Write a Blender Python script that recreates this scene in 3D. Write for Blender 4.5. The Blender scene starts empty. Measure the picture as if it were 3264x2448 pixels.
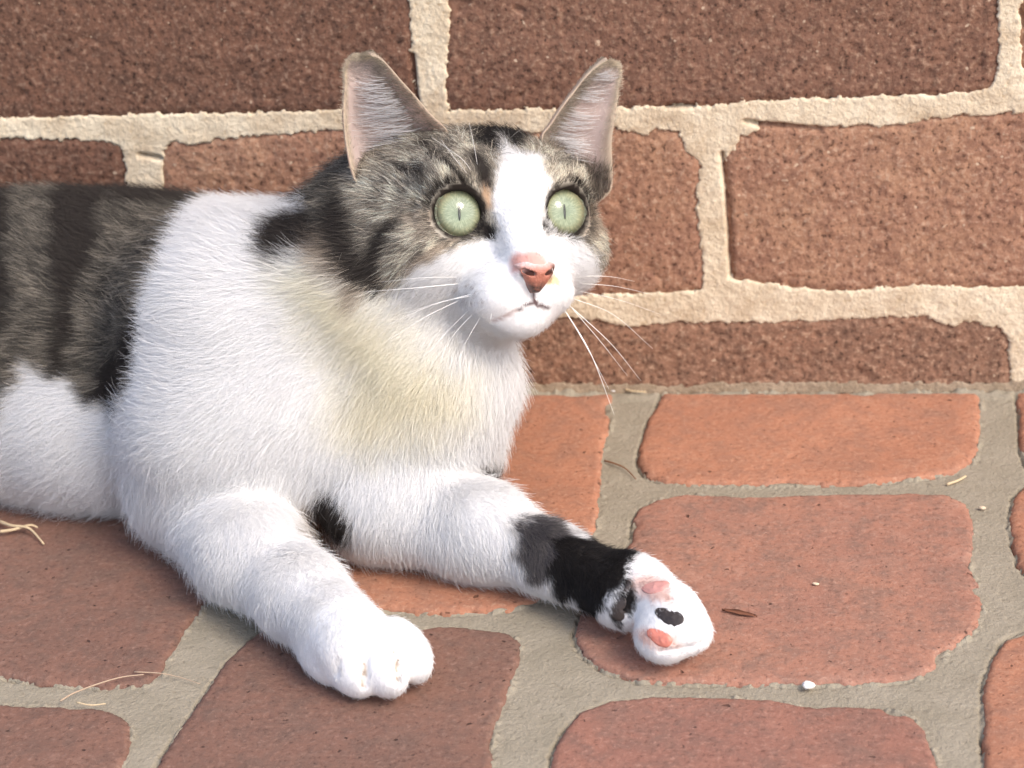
import bpy, math, json
import numpy as np

# ================================================================= camera, sky, sun, exposure
CAM_LOC = [0.16639, -0.80348, 0.3899]
CAM_X = [0.988126, 0.136125, -0.071257]
CAM_Y = [0.005113, 0.434386, 0.900712]
CAM_F = [-0.153562, 0.890381, -0.428532]
CAM_HFOV = 0.488692

scene = bpy.context.scene
cam_data = bpy.data.cameras.new('camera')
cam_data.angle = CAM_HFOV
cam_data.clip_start = 0.02
cam_data.clip_end = 500
cam = bpy.data.objects.new('camera', cam_data)
scene.collection.objects.link(cam)
from mathutils import Matrix, Vector
cam.matrix_world = Matrix((
    (CAM_X[0], CAM_Y[0], -CAM_F[0], CAM_LOC[0]),
    (CAM_X[1], CAM_Y[1], -CAM_F[1], CAM_LOC[1]),
    (CAM_X[2], CAM_Y[2], -CAM_F[2], CAM_LOC[2]),
    (0, 0, 0, 1)))
cam_data.dof.use_dof = True
cam_data.dof.focus_distance = 0.72
cam_data.dof.aperture_fstop = 16
scene.camera = cam

SUN_EL, SUN_AZ = math.radians(46), math.radians(126)   # azimuth from +y (into the wall) clockwise: from the right and the front
world = bpy.data.worlds.new('World')
scene.world = world
world.use_nodes = True
wn = world.node_tree
sky = wn.nodes.new('ShaderNodeTexSky')
sky.sky_type = 'NISHITA'
sky.sun_disc = False
sky.sun_elevation = SUN_EL
sky.sun_rotation = SUN_AZ
sky.air_density = 0.8
sky.dust_density = 3.2
sky.ozone_density = 0.6
bg = wn.nodes['Background']
bg.inputs['Strength'].default_value = 0.15
wn.links.new(sky.outputs['Color'], bg.inputs['Color'])
sun_data = bpy.data.lights.new('sun', 'SUN')
sun_data.energy = 0.8
sun_data.angle = math.radians(20)
sun_data.color = (1.0, 0.93, 0.82)
sun = bpy.data.objects.new('sun', sun_data)
scene.collection.objects.link(sun)
sd = Vector((math.sin(SUN_AZ)*math.cos(SUN_EL), math.cos(SUN_AZ)*math.cos(SUN_EL), math.sin(SUN_EL)))
sun.rotation_euler = sd.to_track_quat('Z', 'Y').to_euler()
sun.location = sd*3
scene.view_settings.view_transform = 'Standard'
scene.view_settings.look = 'None'
scene.view_settings.gamma = 1
scene.view_settings.use_curve_mapping = False
scene.view_settings.exposure = 1.13
scene.render.engine = 'CYCLES'
scene.cycles.use_denoising = True
scene.cycles.max_bounces = 10
scene.cycles.diffuse_bounces = 8
scene.cycles.transparent_max_bounces = 16
scene.cycles_curves.shape = 'RIBBONS'
scene.cycles_curves.subdivisions = 2

# ---------------------------------------------------------------- numeric helpers
def _hash(ix, iy, iz, seed):
    h = (ix.astype(np.int64)*374761393 + iy.astype(np.int64)*668265263 + iz.astype(np.int64)*2147483647 + seed*974634777) & 0xffffffff
    h = ((h ^ (h >> 13))*1274126177) & 0xffffffff
    h = (h ^ (h >> 16)) & 0xffffffff
    return h.astype(np.float64)/4294967295.0
def noise3(P, scale, seed=0):
    """value noise in [-1,1]; P (n,3) in mm, scale = feature size in mm"""
    Q = np.asarray(P, float)/scale
    I = np.floor(Q); f = Q-I; f = f*f*(3-2*f); I = I.astype(np.int64)
    out = 0
    for dx in (0, 1):
        wx = f[:, 0] if dx else 1-f[:, 0]
        for dy in (0, 1):
            wy = f[:, 1] if dy else 1-f[:, 1]
            for dz in (0, 1):
                wz = f[:, 2] if dz else 1-f[:, 2]
                out = out + wx*wy*wz*_hash(I[:, 0]+dx, I[:, 1]+dy, I[:, 2]+dz, seed)
    return out*2-1
def noise2(x, y, scale, seed=0):
    X, Y = x.ravel(), y.ravel()          # turned so that the lattice never runs along the courses
    return noise3(np.stack([.81*X-.46*Y, .52*X+.77*Y, .27*X-.44*Y], 1), scale, seed).reshape(x.shape)
def poly_sd(x, y, poly):
    """signed distance to a closed polygon, negative inside"""
    p = np.asarray(poly, float); q = np.roll(p, -1, 0)
    d2 = np.full(x.shape, 1e18); ins = np.zeros(x.shape, bool)
    for (ax, ay), (bx, by) in zip(p, q):
        ex, ey = bx-ax, by-ay; L = ex*ex+ey*ey+1e-12
        t = np.clip(((x-ax)*ex+(y-ay)*ey)/L, 0, 1)
        d2 = np.minimum(d2, (x-ax-t*ex)**2+(y-ay-t*ey)**2)
        c = ((ay > y) != (by > y)) & (x < ex*(y-ay)/(ey if abs(ey) > 1e-9 else 1e-9)+ax)
        ins ^= c
    d = np.sqrt(d2)
    return np.where(ins, -d, d)
def line_d(x, y, pts):
    d = np.full(x.shape, 1e9)
    for (ax, ay), (bx, by) in zip(pts[:-1], pts[1:]):
        ex, ey = bx-ax, by-ay; L = ex*ex+ey*ey+1e-12
        t = np.clip(((x-ax)*ex+(y-ay)*ey)/L, 0, 1)
        d = np.minimum(d, np.hypot(x-ax-t*ex, y-ay-t*ey))
    return d
def smooth01(a, b, x):
    t = np.clip((x-a)/(b-a), 0, 1); return t*t*(3-2*t)

# ---------------------------------------------------------------- solid modelling by distance fields (mm)
def sd_prim(P, e):
    t = e[0]
    if t == 'rc':
        a, b, r1, r2 = np.array(e[1]), np.array(e[2]), e[3], e[4]
        ba = b-a; l2 = ba@ba; rr = r1-r2; a2 = l2-rr*rr; il2 = 1/l2
        pa = P-a; y = pa@ba; z = y-l2
        q = pa*l2-y[:, None]*ba; x2 = (q*q).sum(1); y2 = y*y*l2; z2 = z*z*l2
        k = np.sign(rr)*rr*rr*x2
        d = (np.sqrt(x2*a2*il2)+y*rr)*il2-r1
        m1 = np.sign(z)*a2*z2 > k; d = np.where(m1, np.sqrt(x2+z2)*il2-r2, d)
        m2 = ~m1 & (np.sign(y)*a2*y2 < k); d = np.where(m2, np.sqrt(x2+y2)*il2-r1, d)
        return d
    if t == 'el':
        c, r = np.array(e[1]), np.array(e[2]); ax = np.array(e[3])
        q = (P-c)@ax.T
        k0 = np.linalg.norm(q/r, axis=1); k1 = np.linalg.norm(q/(r*r), axis=1)+1e-9
        return k0*(k0-1)/k1
    if t == 'to':
        c, n, R0, r0 = np.array(e[1]), np.array(e[2]), e[3], e[4]
        q = P-c; h = q@n; w = np.sqrt(np.maximum((q*q).sum(1)-h*h, 0))
        return np.hypot(w-R0, h)-r0
def field(P, prims):
    d = None
    for e in prims:
        k = e[-1]; op = e[-2]
        s = sd_prim(P, e)
        if d is None: d = s; continue
        if op == '+':
            h = np.clip(.5+.5*(d-s)/k, 0, 1); d = d*(1-h)+s*h-k*h*(1-h)
        else:
            h = np.clip(.5-.5*(d+s)/k, 0, 1); d = d*(1-h)-s*h+k*h*(1-h)
    return d
def cat_field(P, prims, floor=0.6):
    d = field(P, prims)
    return np.maximum(np.maximum(d, floor-P[:, 2]), P[:, 1]+1.5)
def grad(P, f, h=.25):
    g = np.empty_like(P)
    for i in range(3):
        o = np.zeros(3); o[i] = h
        g[:, i] = (f(P+o)-f(P-o))/(2*h)
    return g/(np.linalg.norm(g, axis=1)[:, None]+1e-9)
def surface_nets(f, lo, hi, step, block=8, band=None):
    lo = np.array(lo, float); n = np.ceil((np.array(hi)-lo)/(step*block)).astype(int)
    band = band or step*block*1.35
    cs = step*block
    g = np.stack(np.meshgrid(*[np.arange(k) for k in n], indexing='ij'), -1).reshape(-1, 3)
    dc = f(lo+(g+.5)*cs)
    D = np.repeat(np.repeat(np.repeat(np.where(dc > 0, 9., -9.).reshape(n), block, 0), block, 1), block, 2)
    act = g[np.abs(dc) < band]
    s = np.stack(np.meshgrid(*[np.arange(block)]*3, indexing='ij'), -1).reshape(-1, 3)
    for i0 in range(0, len(act), 600):
        a = act[i0:i0+600]
        I = (a[:, None]*block+s[None]).reshape(-1, 3)
        D[I[:, 0], I[:, 1], I[:, 2]] = f(lo+I*step)
    S = D < 0
    N = np.array(D.shape)-1
    cnt = np.zeros(N, np.int8)
    for dx in (0, 1):
        for dy in (0, 1):
            for dz in (0, 1):
                cnt += S[dx:N[0]+dx, dy:N[1]+dy, dz:N[2]+dz]
    cell = np.argwhere((cnt > 0) & (cnt < 8))
    idx = np.full(N, -1, np.int64); idx[cell[:, 0], cell[:, 1], cell[:, 2]] = np.arange(len(cell))
    acc = np.zeros((len(cell), 3)); w = np.zeros(len(cell))
    cor = [(x, y, z) for x in (0, 1) for y in (0, 1) for z in (0, 1)]
    for a in cor:
        for ax in range(3):
            if a[ax]: continue
            b = list(a); b[ax] = 1
            da = D[cell[:, 0]+a[0], cell[:, 1]+a[1], cell[:, 2]+a[2]]; db = D[cell[:, 0]+b[0], cell[:, 1]+b[1], cell[:, 2]+b[2]]
            m = (da < 0) != (db < 0); t = np.where(m, da/(da-db+1e-12), 0)
            p = np.repeat(np.array(a, float)[None], len(cell), 0); p[:, ax] += t
            acc += p*m[:, None]; w += m
    V = lo+(cell+acc/np.maximum(w, 1)[:, None])*step
    quads = []
    for ax in range(3):
        o = [(1, 2), (2, 0), (0, 1)][ax]
        sl0 = [slice(None)]*3; sl1 = [slice(None)]*3
        sl0[ax] = slice(0, -1); sl1[ax] = slice(1, None)
        A, B = S[tuple(sl0)], S[tuple(sl1)]
        e = np.argwhere(A != B)
        e = e[(e[:, o[0]] > 0) & (e[:, o[1]] > 0) & (e[:, 0] < N[0]) & (e[:, 1] < N[1]) & (e[:, 2] < N[2])]
        inside = A[e[:, 0], e[:, 1], e[:, 2]]
        c = []
        for (u, v) in ((0, 0), (1, 0), (1, 1), (0, 1)):
            q = e.copy(); q[:, o[0]] -= u; q[:, o[1]] -= v
            c.append(idx[q[:, 0], q[:, 1], q[:, 2]])
        c = np.stack(c, 1); ok = (c >= 0).all(1); c = c[ok]; ins = inside[ok]
        c[~ins] = c[~ins][:, ::-1]
        quads.append(c)
    Q = np.concatenate(quads)
    for _ in range(3):
        gr = grad(V, f); V = V-np.clip(f(V), -step, step)[:, None]*gr*.8
    return V, Q

# ================================================================= measured tables (mm; x along the wall, y into the wall, z up)
CAT_SOLID = [
    ["el",[-150.0,-60.0,60.0],[150.0,53.0,56.0],[[1.0,0.0,0.0],[0.0,1.0,0.0],[0.0,0.0,1.0]],"+",20.0],
    ["el",[-285.0,-68.0,56.0],[75.0,56.0,55.0],[[1.0,0.0,0.0],[0.0,1.0,0.0],[0.0,0.0,1.0]],"+",25.0],
    ["el",[-250.0,-112.0,32.0],[70.0,22.0,32.0],[[1.0,0.0,0.0],[0.0,1.0,0.0],[0.0,0.0,1.0]],"+",14.0],
    ["rc",[-215.0,-128.0,14.0],[-290.0,-140.0,12.0],13.0,11.0,"+",10.0],
    ["rc",[-350.0,-55.0,35.0],[-400.0,-110.0,14.0],14.0,12.0,"+",14.0],
    ["rc",[-400.0,-110.0,14.0],[-340.0,-190.0,12.0],12.0,9.0,"+",8.0],
    ["el",[-140.0,-87.0,30.0],[55.0,30.0,30.0],[[1.0,0.0,0.0],[0.0,1.0,0.0],[0.0,0.0,1.0]],"+",16.0],
    ["rc",[-58.51,-84.0,72.52],[-9.0,-88.0,91.33],34.5,30.0,"+",25.0],
    ["rc",[-8.04,-76.0,109.95],[9.61,-86.0,109.36],20.0,35.0,"+",14.0],
    ["rc",[-1.44,-100.0,88.64],[14.59,-112.0,60.12],40.0,28.5,"+",22.0],
    ["rc",[14.59,-112.0,60.12],[9.53,-118.0,36.51],28.5,27.5,"+",20.0],
    ["el",[-113.18,-104.0,30.45],[32.0,20.0,25.0],[[1.0,0.0,0.0],[0.0,1.0,0.0],[0.0,0.0,1.0]],"+",22.0],
    ["rc",[-60.4,-108.0,81.27],[-66.1,-130.0,46.74],36.0,28.0,"+",30.0],
    ["rc",[-66.76,-129.0,49.2],[-78.1,-127.94,20.5],26.0,19.5,"+",16.0],
    ["rc",[-77.36,-130.55,20.5],[-45.04,-171.08,18.0],19.5,16.0,"+",12.0],
    ["rc",[-45.04,-171.08,18.0],[-19.37,-198.05,16.0],16.0,13.0,"+",12.0],
    ["rc",[-38.63,-122.0,52.52],[-9.41,-116.0,32.48],33.0,31.0,"+",22.0],
    ["rc",[-19.15,-198.98,16.0],[5.73,-229.0,17.0],13.0,13.5,"+",10.0],
    ["el",[-5.46,-225.7,10.0],[8.0,14.5,10.2],[[-0.73,-0.683,0.0],[0.677,-0.724,-0.133],[0.091,-0.097,0.991]],"+",3.0],
    ["el",[4.81,-233.77,11.0],[8.0,14.5,10.2],[[-0.73,-0.683,0.0],[0.677,-0.724,-0.133],[0.091,-0.097,0.991]],"+",1.8],
    ["el",[15.02,-234.71,12.0],[8.2,14.5,10.2],[[-0.73,-0.683,0.0],[0.677,-0.724,-0.133],[0.091,-0.097,0.991]],"+",1.8],
    ["el",[21.72,-226.31,12.0],[8.0,14.5,10.2],[[-0.73,-0.683,0.0],[0.677,-0.724,-0.133],[0.091,-0.097,0.991]],"+",1.8],
    ["rc",[10.71,-112.0,31.4],[-0.06,-141.15,22.0],27.0,18.5,"+",8.0],
    ["rc",[-0.96,-137.55,20.0],[38.56,-153.65,17.0],18.0,15.2,"+",12.0],
    ["rc",[38.56,-153.65,17.0],[68.71,-169.83,14.0],15.2,11.0,"+",10.0],
    ["rc",[68.71,-169.83,14.0],[80.6,-179.3,14.0],11.0,11.2,"+",8.0],
    ["el",[95.4,-192.65,16.0],[17.0,13.5,11.0],[[0.732,-0.681,0.026],[-0.393,-0.453,-0.8],[-0.557,-0.575,0.599]],"+",8.0],
    ["el",[103.83,-195.07,20.0],[11.1,7.4,7.4],[[0.732,-0.681,0.026],[-0.393,-0.453,-0.8],[-0.557,-0.575,0.599]],"+",3.8],
    ["el",[111.61,-206.57,19.0],[13.44,8.4,8.4],[[0.732,-0.681,0.026],[-0.393,-0.453,-0.8],[-0.557,-0.575,0.599]],"+",3.8],
    ["el",[113.21,-212.09,14.0],[13.2,8.8,8.8],[[0.732,-0.681,0.026],[-0.393,-0.453,-0.8],[-0.557,-0.575,0.599]],"+",3.8],
    ["el",[109.1,-215.59,11.0],[10.4,8.0,8.0],[[0.732,-0.681,0.026],[-0.393,-0.453,-0.8],[-0.557,-0.575,0.599]],"+",3.8],
    ["el",[118.35,-212.13,13.0],[8.0,5.5,6.5],[[0.732,-0.681,0.026],[-0.393,-0.453,-0.8],[-0.557,-0.575,0.599]],"+",6.0],
    ["el",[35.01,-87.71,117.09],[41.5,30.5,38.0],[[0.858,0.478,-0.187],[-0.032,0.414,0.91],[0.513,-0.775,0.371]],"+",14.0],
    ["el",[22.52,-116.21,112.57],[19.5,18.0,23.0],[[0.858,0.478,-0.187],[-0.032,0.414,0.91],[0.513,-0.775,0.371]],"+",10.0],
    ["el",[62.85,-93.73,103.78],[19.5,18.0,23.0],[[0.858,0.478,-0.187],[-0.032,0.414,0.91],[0.513,-0.775,0.371]],"+",10.0],
    ["el",[45.16,-113.45,97.83],[21.0,15.0,22.0],[[0.858,0.478,-0.187],[-0.032,0.414,0.91],[0.513,-0.775,0.371]],"+",10.0],
    ["el",[49.45,-122.13,95.34],[14.0,9.5,18.0],[[0.858,0.478,-0.187],[-0.032,0.414,0.91],[0.513,-0.775,0.371]],"+",10.0],
    ["rc",[50.72,-109.44,133.58],[60.79,-134.15,116.6],10.5,7.2,"+",8.0],
    ["el",[48.62,-134.79,104.04],[11.0,9.2,12.6],[[0.858,0.478,-0.187],[-0.032,0.414,0.91],[0.513,-0.775,0.371]],"+",8.0],
    ["el",[63.03,-126.75,100.89],[11.0,9.2,12.6],[[0.858,0.478,-0.187],[-0.032,0.414,0.91],[0.513,-0.775,0.371]],"+",8.0],
    ["el",[63.22,-139.29,114.63],[6.3,4.5,5.0],[[0.858,0.478,-0.187],[-0.032,0.414,0.91],[0.513,-0.775,0.371]],"+",4.0],
    ["el",[55.81,-134.11,93.87],[8.5,6.0,7.5],[[0.858,0.478,-0.187],[-0.032,0.414,0.91],[0.513,-0.775,0.371]],"+",7.0],
    ["el",[33.1,-113.3,139.11],[13.0,8.0,11.0],[[0.858,0.478,-0.187],[-0.032,0.414,0.91],[0.513,-0.775,0.371]],"+",8.0],
    ["el",[63.99,-96.08,132.37],[13.0,8.0,11.0],[[0.858,0.478,-0.187],[-0.032,0.414,0.91],[0.513,-0.775,0.371]],"+",8.0],
    ["el",[32.35,-120.08,128.6],[11.6,11.6,11.6],[[0.858,0.478,-0.187],[-0.032,0.414,0.91],[0.513,-0.775,0.371]],"-",2.5],
    ["to",[34.41,-124.71,130.97],[0.37,-0.83,0.42],10.15,1.5,"+",3.5],
    ["el",[66.53,-101.02,121.15],[11.6,11.6,11.6],[[0.858,0.478,-0.187],[-0.032,0.414,0.91],[0.513,-0.775,0.371]],"-",2.5],
    ["to",[70.12,-104.81,123.18],[0.64,-0.68,0.36],10.15,1.5,"+",3.5],
    ["rc",[12.93,-241.34,18.71],[12.91,-243.96,14.95],1.15,1.15,"-",0.7],
    ["rc",[12.91,-243.96,14.95],[12.04,-245.54,9.57],1.15,1.15,"-",0.7],
    ["rc",[20.86,-236.73,20.41],[23.36,-242.19,17.64],1.15,1.15,"-",0.7],
    ["rc",[23.36,-242.19,17.64],[23.86,-245.85,12.41],1.15,1.15,"-",0.7],
    ["rc",[3.77,-242.31,18.26],[2.48,-242.36,12.22],0.8,0.8,"-",0.7],
    ["rc",[109.3,-224.48,11.79],[117.01,-223.81,12.4],1.0,1.0,"-",0.7],
    ["rc",[117.01,-223.81,12.4],[124.42,-220.36,13.59],1.0,1.0,"-",0.7],
    ["rc",[111.36,-212.95,25.5],[117.37,-215.22,24.44],0.7,0.7,"-",0.7],
    ["rc",[57.28,-143.78,104.99],[61.89,-140.9,105.3],0.5,0.5,"-",0.7],
    ["rc",[61.89,-140.9,105.3],[66.43,-138.91,102.41],0.5,0.5,"-",0.7],
]
COAT = [
    ["cream",0,15,4,[[-51.5,41.8],[-37.6,48.3],[-25.5,41.3],[-15.5,31.3],[-2.3,17.2],[11.0,8.0],[11.0,-3.9],[-2.5,-11.5],[-24.7,-17.4],[-34.8,-8.9],[-31.2,9.7],[-41.1,24.8]]],
    ["grey",0,2.2,3,[[-95.8,73.9],[-93.8,61.8],[-96.7,50.0],[-102.5,39.7],[-106.4,30.9],[-107.1,21.5],[-108.7,12.7],[-111.6,5.7],[-115.7,-2.6],[-123.4,-6.6],[-131.3,-6.0],[-135.6,-1.4],[-142.0,3.8],[-148.9,3.8],[-153.0,8.5],[-159.8,10.5],[-162.3,3.8],[-170.0,-5.5],[-174.6,-8.9],[-265.5,-9.8],[-483.4,-10.3],[-438.8,111.4],[-88.3,91.5]]],
    ["dark",0,2.2,4,[[-184.0,86.0],[-171.5,81.1],[-167.4,59.4],[-162.0,38.9],[-168.9,19.1],[-172.4,19.1]]],
    ["dark",0,3.5,4,[[-241.9,104.4],[-216.9,103.6],[-203.4,44.8],[-210.2,-0.7],[-222.5,-0.7]]],
    ["dark",0,2.2,4,[[-156.7,85.8],[-130.6,85.3],[-130.5,59.1],[-134.4,45.5],[-139.4,32.2],[-139.6,19.0],[-144.0,5.8],[-149.8,19.0],[-144.8,32.2],[-149.0,48.9],[-152.1,66.4]]],
    ["dark",0,2.0,4,[[-107.9,27.8],[-106.4,18.3],[-110.9,7.0],[-123.4,-6.6],[-133.5,-4.1],[-127.5,12.4],[-113.5,21.7]]],
    ["dark",0,2.5,3,[[-137.3,86.9],[-94.8,86.5],[-96.3,74.9],[-102.2,73.1],[-119.5,74.6],[-129.6,74.5]]],
    ["dark",0,3,2.5,[[-62.8,57.4],[-60.9,62.9],[-54.6,66.1],[-45.8,68.8],[-39.5,75.1],[-42.2,83.1],[-46.8,96.8],[-39.9,103.8],[-26.1,102.3],[-24.0,61.6],[-28.2,54.9],[-31.8,51.9],[-39.4,52.6],[-47.8,48.6],[-54.2,46.5],[-60.2,49.4]]],
    ["tan",0,4,3,[[-42.9,51.0],[-33.7,63.7],[-24.1,63.3],[-22.1,41.3],[-25.5,34.7],[-34.1,44.8]]],
    ["greyh",1,1.6,1.6,[[24.9,93.6],[24.2,84.5],[21.3,78.7],[20.3,71.9],[19.6,67.5],[21.3,60.8],[22.3,56.6],[19.6,55.0],[11.4,53.8],[3.2,48.7],[-6.0,45.1],[-7.7,42.4],[-13.4,39.2],[-16.1,37.3],[-21.3,39.6],[-26.4,41.4],[-34.3,55.0],[-43.3,77.7],[-42.2,134.6],[77.9,135.5],[78.0,56.5],[67.0,42.8],[60.8,42.7],[58.7,49.0],[53.7,55.1],[49.9,57.3],[43.1,57.1],[39.6,63.2],[41.8,75.5],[39.7,80.1],[37.2,86.5],[31.0,86.7],[28.4,89.1],[26.4,93.8]]],
    ["black",1,1.2,1.4,[[12.2,95.3],[10.6,105.1],[39.2,104.8],[42.7,99.3],[38.7,94.9],[31.3,87.8],[28.4,89.8],[25.9,93.9],[24.5,93.4],[23.9,85.3],[22.1,83.9],[19.2,88.9],[17.0,86.8],[14.3,93.0]]],
    ["dark",1,1.2,1,[[13.2,86.7],[17.2,86.8],[20.0,78.3],[20.0,69.1],[17.0,70.0],[15.0,76.5]]],
    ["dark",1,1.5,1.2,[[-5.6,65.0],[-9.7,61.4],[-14.8,54.9],[-16.9,49.9],[-21.7,42.9],[-25.8,45.0],[-21.7,55.2],[-16.0,60.7]]],
    ["dark",1,2.0,1.5,[[-43.9,81.8],[-30.7,76.0],[-25.8,61.7],[-23.8,48.0],[-21.3,41.3],[-27.2,41.4],[-36.0,55.1]]],
    ["dark",1,1.2,1.2,[[-24.3,48.0],[-16.9,47.3],[-15.5,39.7],[-18.6,37.7],[-21.7,41.3]]],
    ["dark",1,0.9,0.8,[[-6.7,93.9],[-2.4,92.9],[7.7,79.9],[10.7,74.8],[7.7,75.2],[0.4,82.5]]],
    ["dark",1,0.9,0.8,[[45.8,90.1],[52.0,85.1],[57.2,79.5],[55.1,78.4],[49.8,83.1]]],
    ["dark",1,0.9,0.8,[[-13.5,83.8],[-5.9,80.8],[-1.5,73.9],[-5.7,73.8],[-11.1,78.0]]],
    ["tan",1,1.4,1,[[-8.2,63.5],[-2.4,65.7],[-0.9,58.1],[1.7,55.0],[-5.5,58.2]]],
    ["tan",1,1.2,1,[[54.5,67.7],[59.8,68.4],[60.8,63.5],[57.1,58.3],[52.8,57.5],[55.5,61.4]]],
    ["tan",1,1.0,0.8,[[17.8,73.0],[20.3,70.4],[20.8,65.8],[19.3,65.4],[15.7,69.9]]],
    ["tan",1,1.4,1,[[1.7,52.9],[10.6,56.3],[1.6,47.4],[-6.5,44.5],[-8.6,47.5]]],
    ["orange",1,1.0,0.5,[[17.0,72.0],[18.8,72.0],[19.8,65.9],[18.8,64.9]]],
    ["black",1,0.6,0.4,[[17.3,61.2],[19.3,59.9],[22.1,56.1],[21.6,54.3],[20.0,54.2],[17.6,55.0],[15.3,56.3]]],
    ["black",1,0.5,0.4,[[39.3,61.9],[40.3,59.0],[41.7,57.0],[40.7,56.4],[38.8,57.5]]],
    ["dark",0,1.6,2,[[-48.2,-44.1],[-44.4,-36.0],[-40.0,-33.4],[-35.7,-35.0],[-31.3,-42.4],[-32.4,-51.9],[-38.0,-51.5],[-45.7,-47.0]]],
    ["tan",0,2.4,2,[[-53.6,-42.8],[-47.9,-37.8],[-46.7,-43.2],[-46.2,-48.2],[-49.8,-50.9],[-52.8,-47.3]]],
    ["dark",0,1.3,1.4,[[13.6,-28.7],[16.1,-24.6],[21.2,-23.2],[26.3,-24.4],[24.7,-30.1],[16.9,-30.4]]],
    ["ash",0,1.5,2.6,[[23.5,-46.4],[29.7,-43.3],[42.0,-45.1],[51.6,-50.8],[43.3,-55.2],[39.3,-64.8],[32.1,-66.3],[29.6,-60.6],[26.4,-55.9],[28.8,-51.0]]],
    ["black",0,0.9,1.9,[[39.4,-50.7],[49.1,-50.7],[60.2,-51.2],[69.2,-54.4],[66.3,-59.8],[65.3,-65.7],[59.2,-69.1],[58.5,-72.4],[54.3,-77.4],[49.7,-76.2],[47.2,-70.9],[42.5,-71.5],[40.1,-66.5],[39.3,-61.6],[41.7,-56.8]]],
    ["black",0,0.6,0.8,[[60.0,-75.4],[62.2,-69.7],[66.0,-67.2],[65.4,-63.5],[69.1,-64.0],[69.8,-70.0],[68.3,-75.6],[65.3,-75.8],[63.3,-81.3]]],
    ["blush",0,2.0,1.0,[[68.4,-62.6],[74.5,-62.4],[81.5,-66.1],[81.3,-70.4],[75.4,-70.7],[69.8,-68.4]]],
    ["blush",0,2.0,1.0,[[68.5,-79.9],[72.2,-78.9],[82.4,-80.5],[83.2,-84.3],[76.6,-86.1],[70.7,-83.5]]],
    ["crease",0,0.4,0.2,[[-22.5,-88.7],[-21.8,-88.8],[-21.3,-92.6],[-22.0,-98.2],[-23.0,-98.1]]],
    ["crease",0,0.4,0.2,[[-13.0,-85.2],[-12.2,-85.2],[-10.6,-89.4],[-10.4,-95.1],[-11.4,-95.0],[-12.0,-89.4]]],
    ["fleck",1,0.5,0.4,[[38.6,41.1],[41.4,42.6],[44.4,41.0],[44.1,38.4],[41.5,37.7],[38.4,39.0]]],
    ["dots",1,0.35,0.15,[[7.5,41.0],[8.5,41.8],[9.5,41.0],[8.5,40.2]]],
    ["dots",1,0.35,0.15,[[10.9,39.6],[11.9,40.4],[12.9,39.5],[11.9,38.7]]],
    ["dots",1,0.35,0.15,[[7.0,37.8],[8.0,38.6],[9.0,37.7],[8.0,37.0]]],
    ["dots",1,0.35,0.15,[[10.2,36.7],[11.2,37.4],[12.3,36.5],[11.2,35.8]]],
    ["dots",1,0.35,0.15,[[13.6,35.6],[14.6,36.4],[15.6,35.6],[14.6,34.8]]],
    ["dots",1,0.35,0.15,[[8.8,34.3],[9.9,35.1],[10.9,34.2],[9.9,33.4]]],
    ["dots",1,0.35,0.15,[[12.1,33.1],[13.1,33.9],[14.1,33.0],[13.1,32.3]]],
    ["dots",1,0.35,0.15,[[15.3,32.1],[16.3,32.9],[17.3,32.1],[16.3,31.3]]],
    ["dots",1,0.35,0.15,[[12.8,38.8],[13.8,39.6],[14.8,38.7],[13.8,37.9]]],
    ["lip",1,0.35,0.15,[[34.0,36.0],[35.3,36.1],[35.8,32.5],[38.8,31.4],[41.1,30.0],[40.6,29.2],[37.5,30.0],[34.8,30.9],[32.5,30.1],[29.6,28.9],[29.4,29.9],[31.5,31.2],[33.8,32.5]]],
    ["lipsoft",1,0.5,0.2,[[29.2,30.0],[29.6,28.6],[24.9,26.5],[20.6,24.9],[20.2,25.7],[24.6,27.6]]],
    ["pink",1,1.6,0.8,[[26.3,47.2],[29.2,49.3],[34.4,50.2],[39.0,48.7],[40.6,44.7],[39.3,43.6],[27.3,42.5]]],
]
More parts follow.
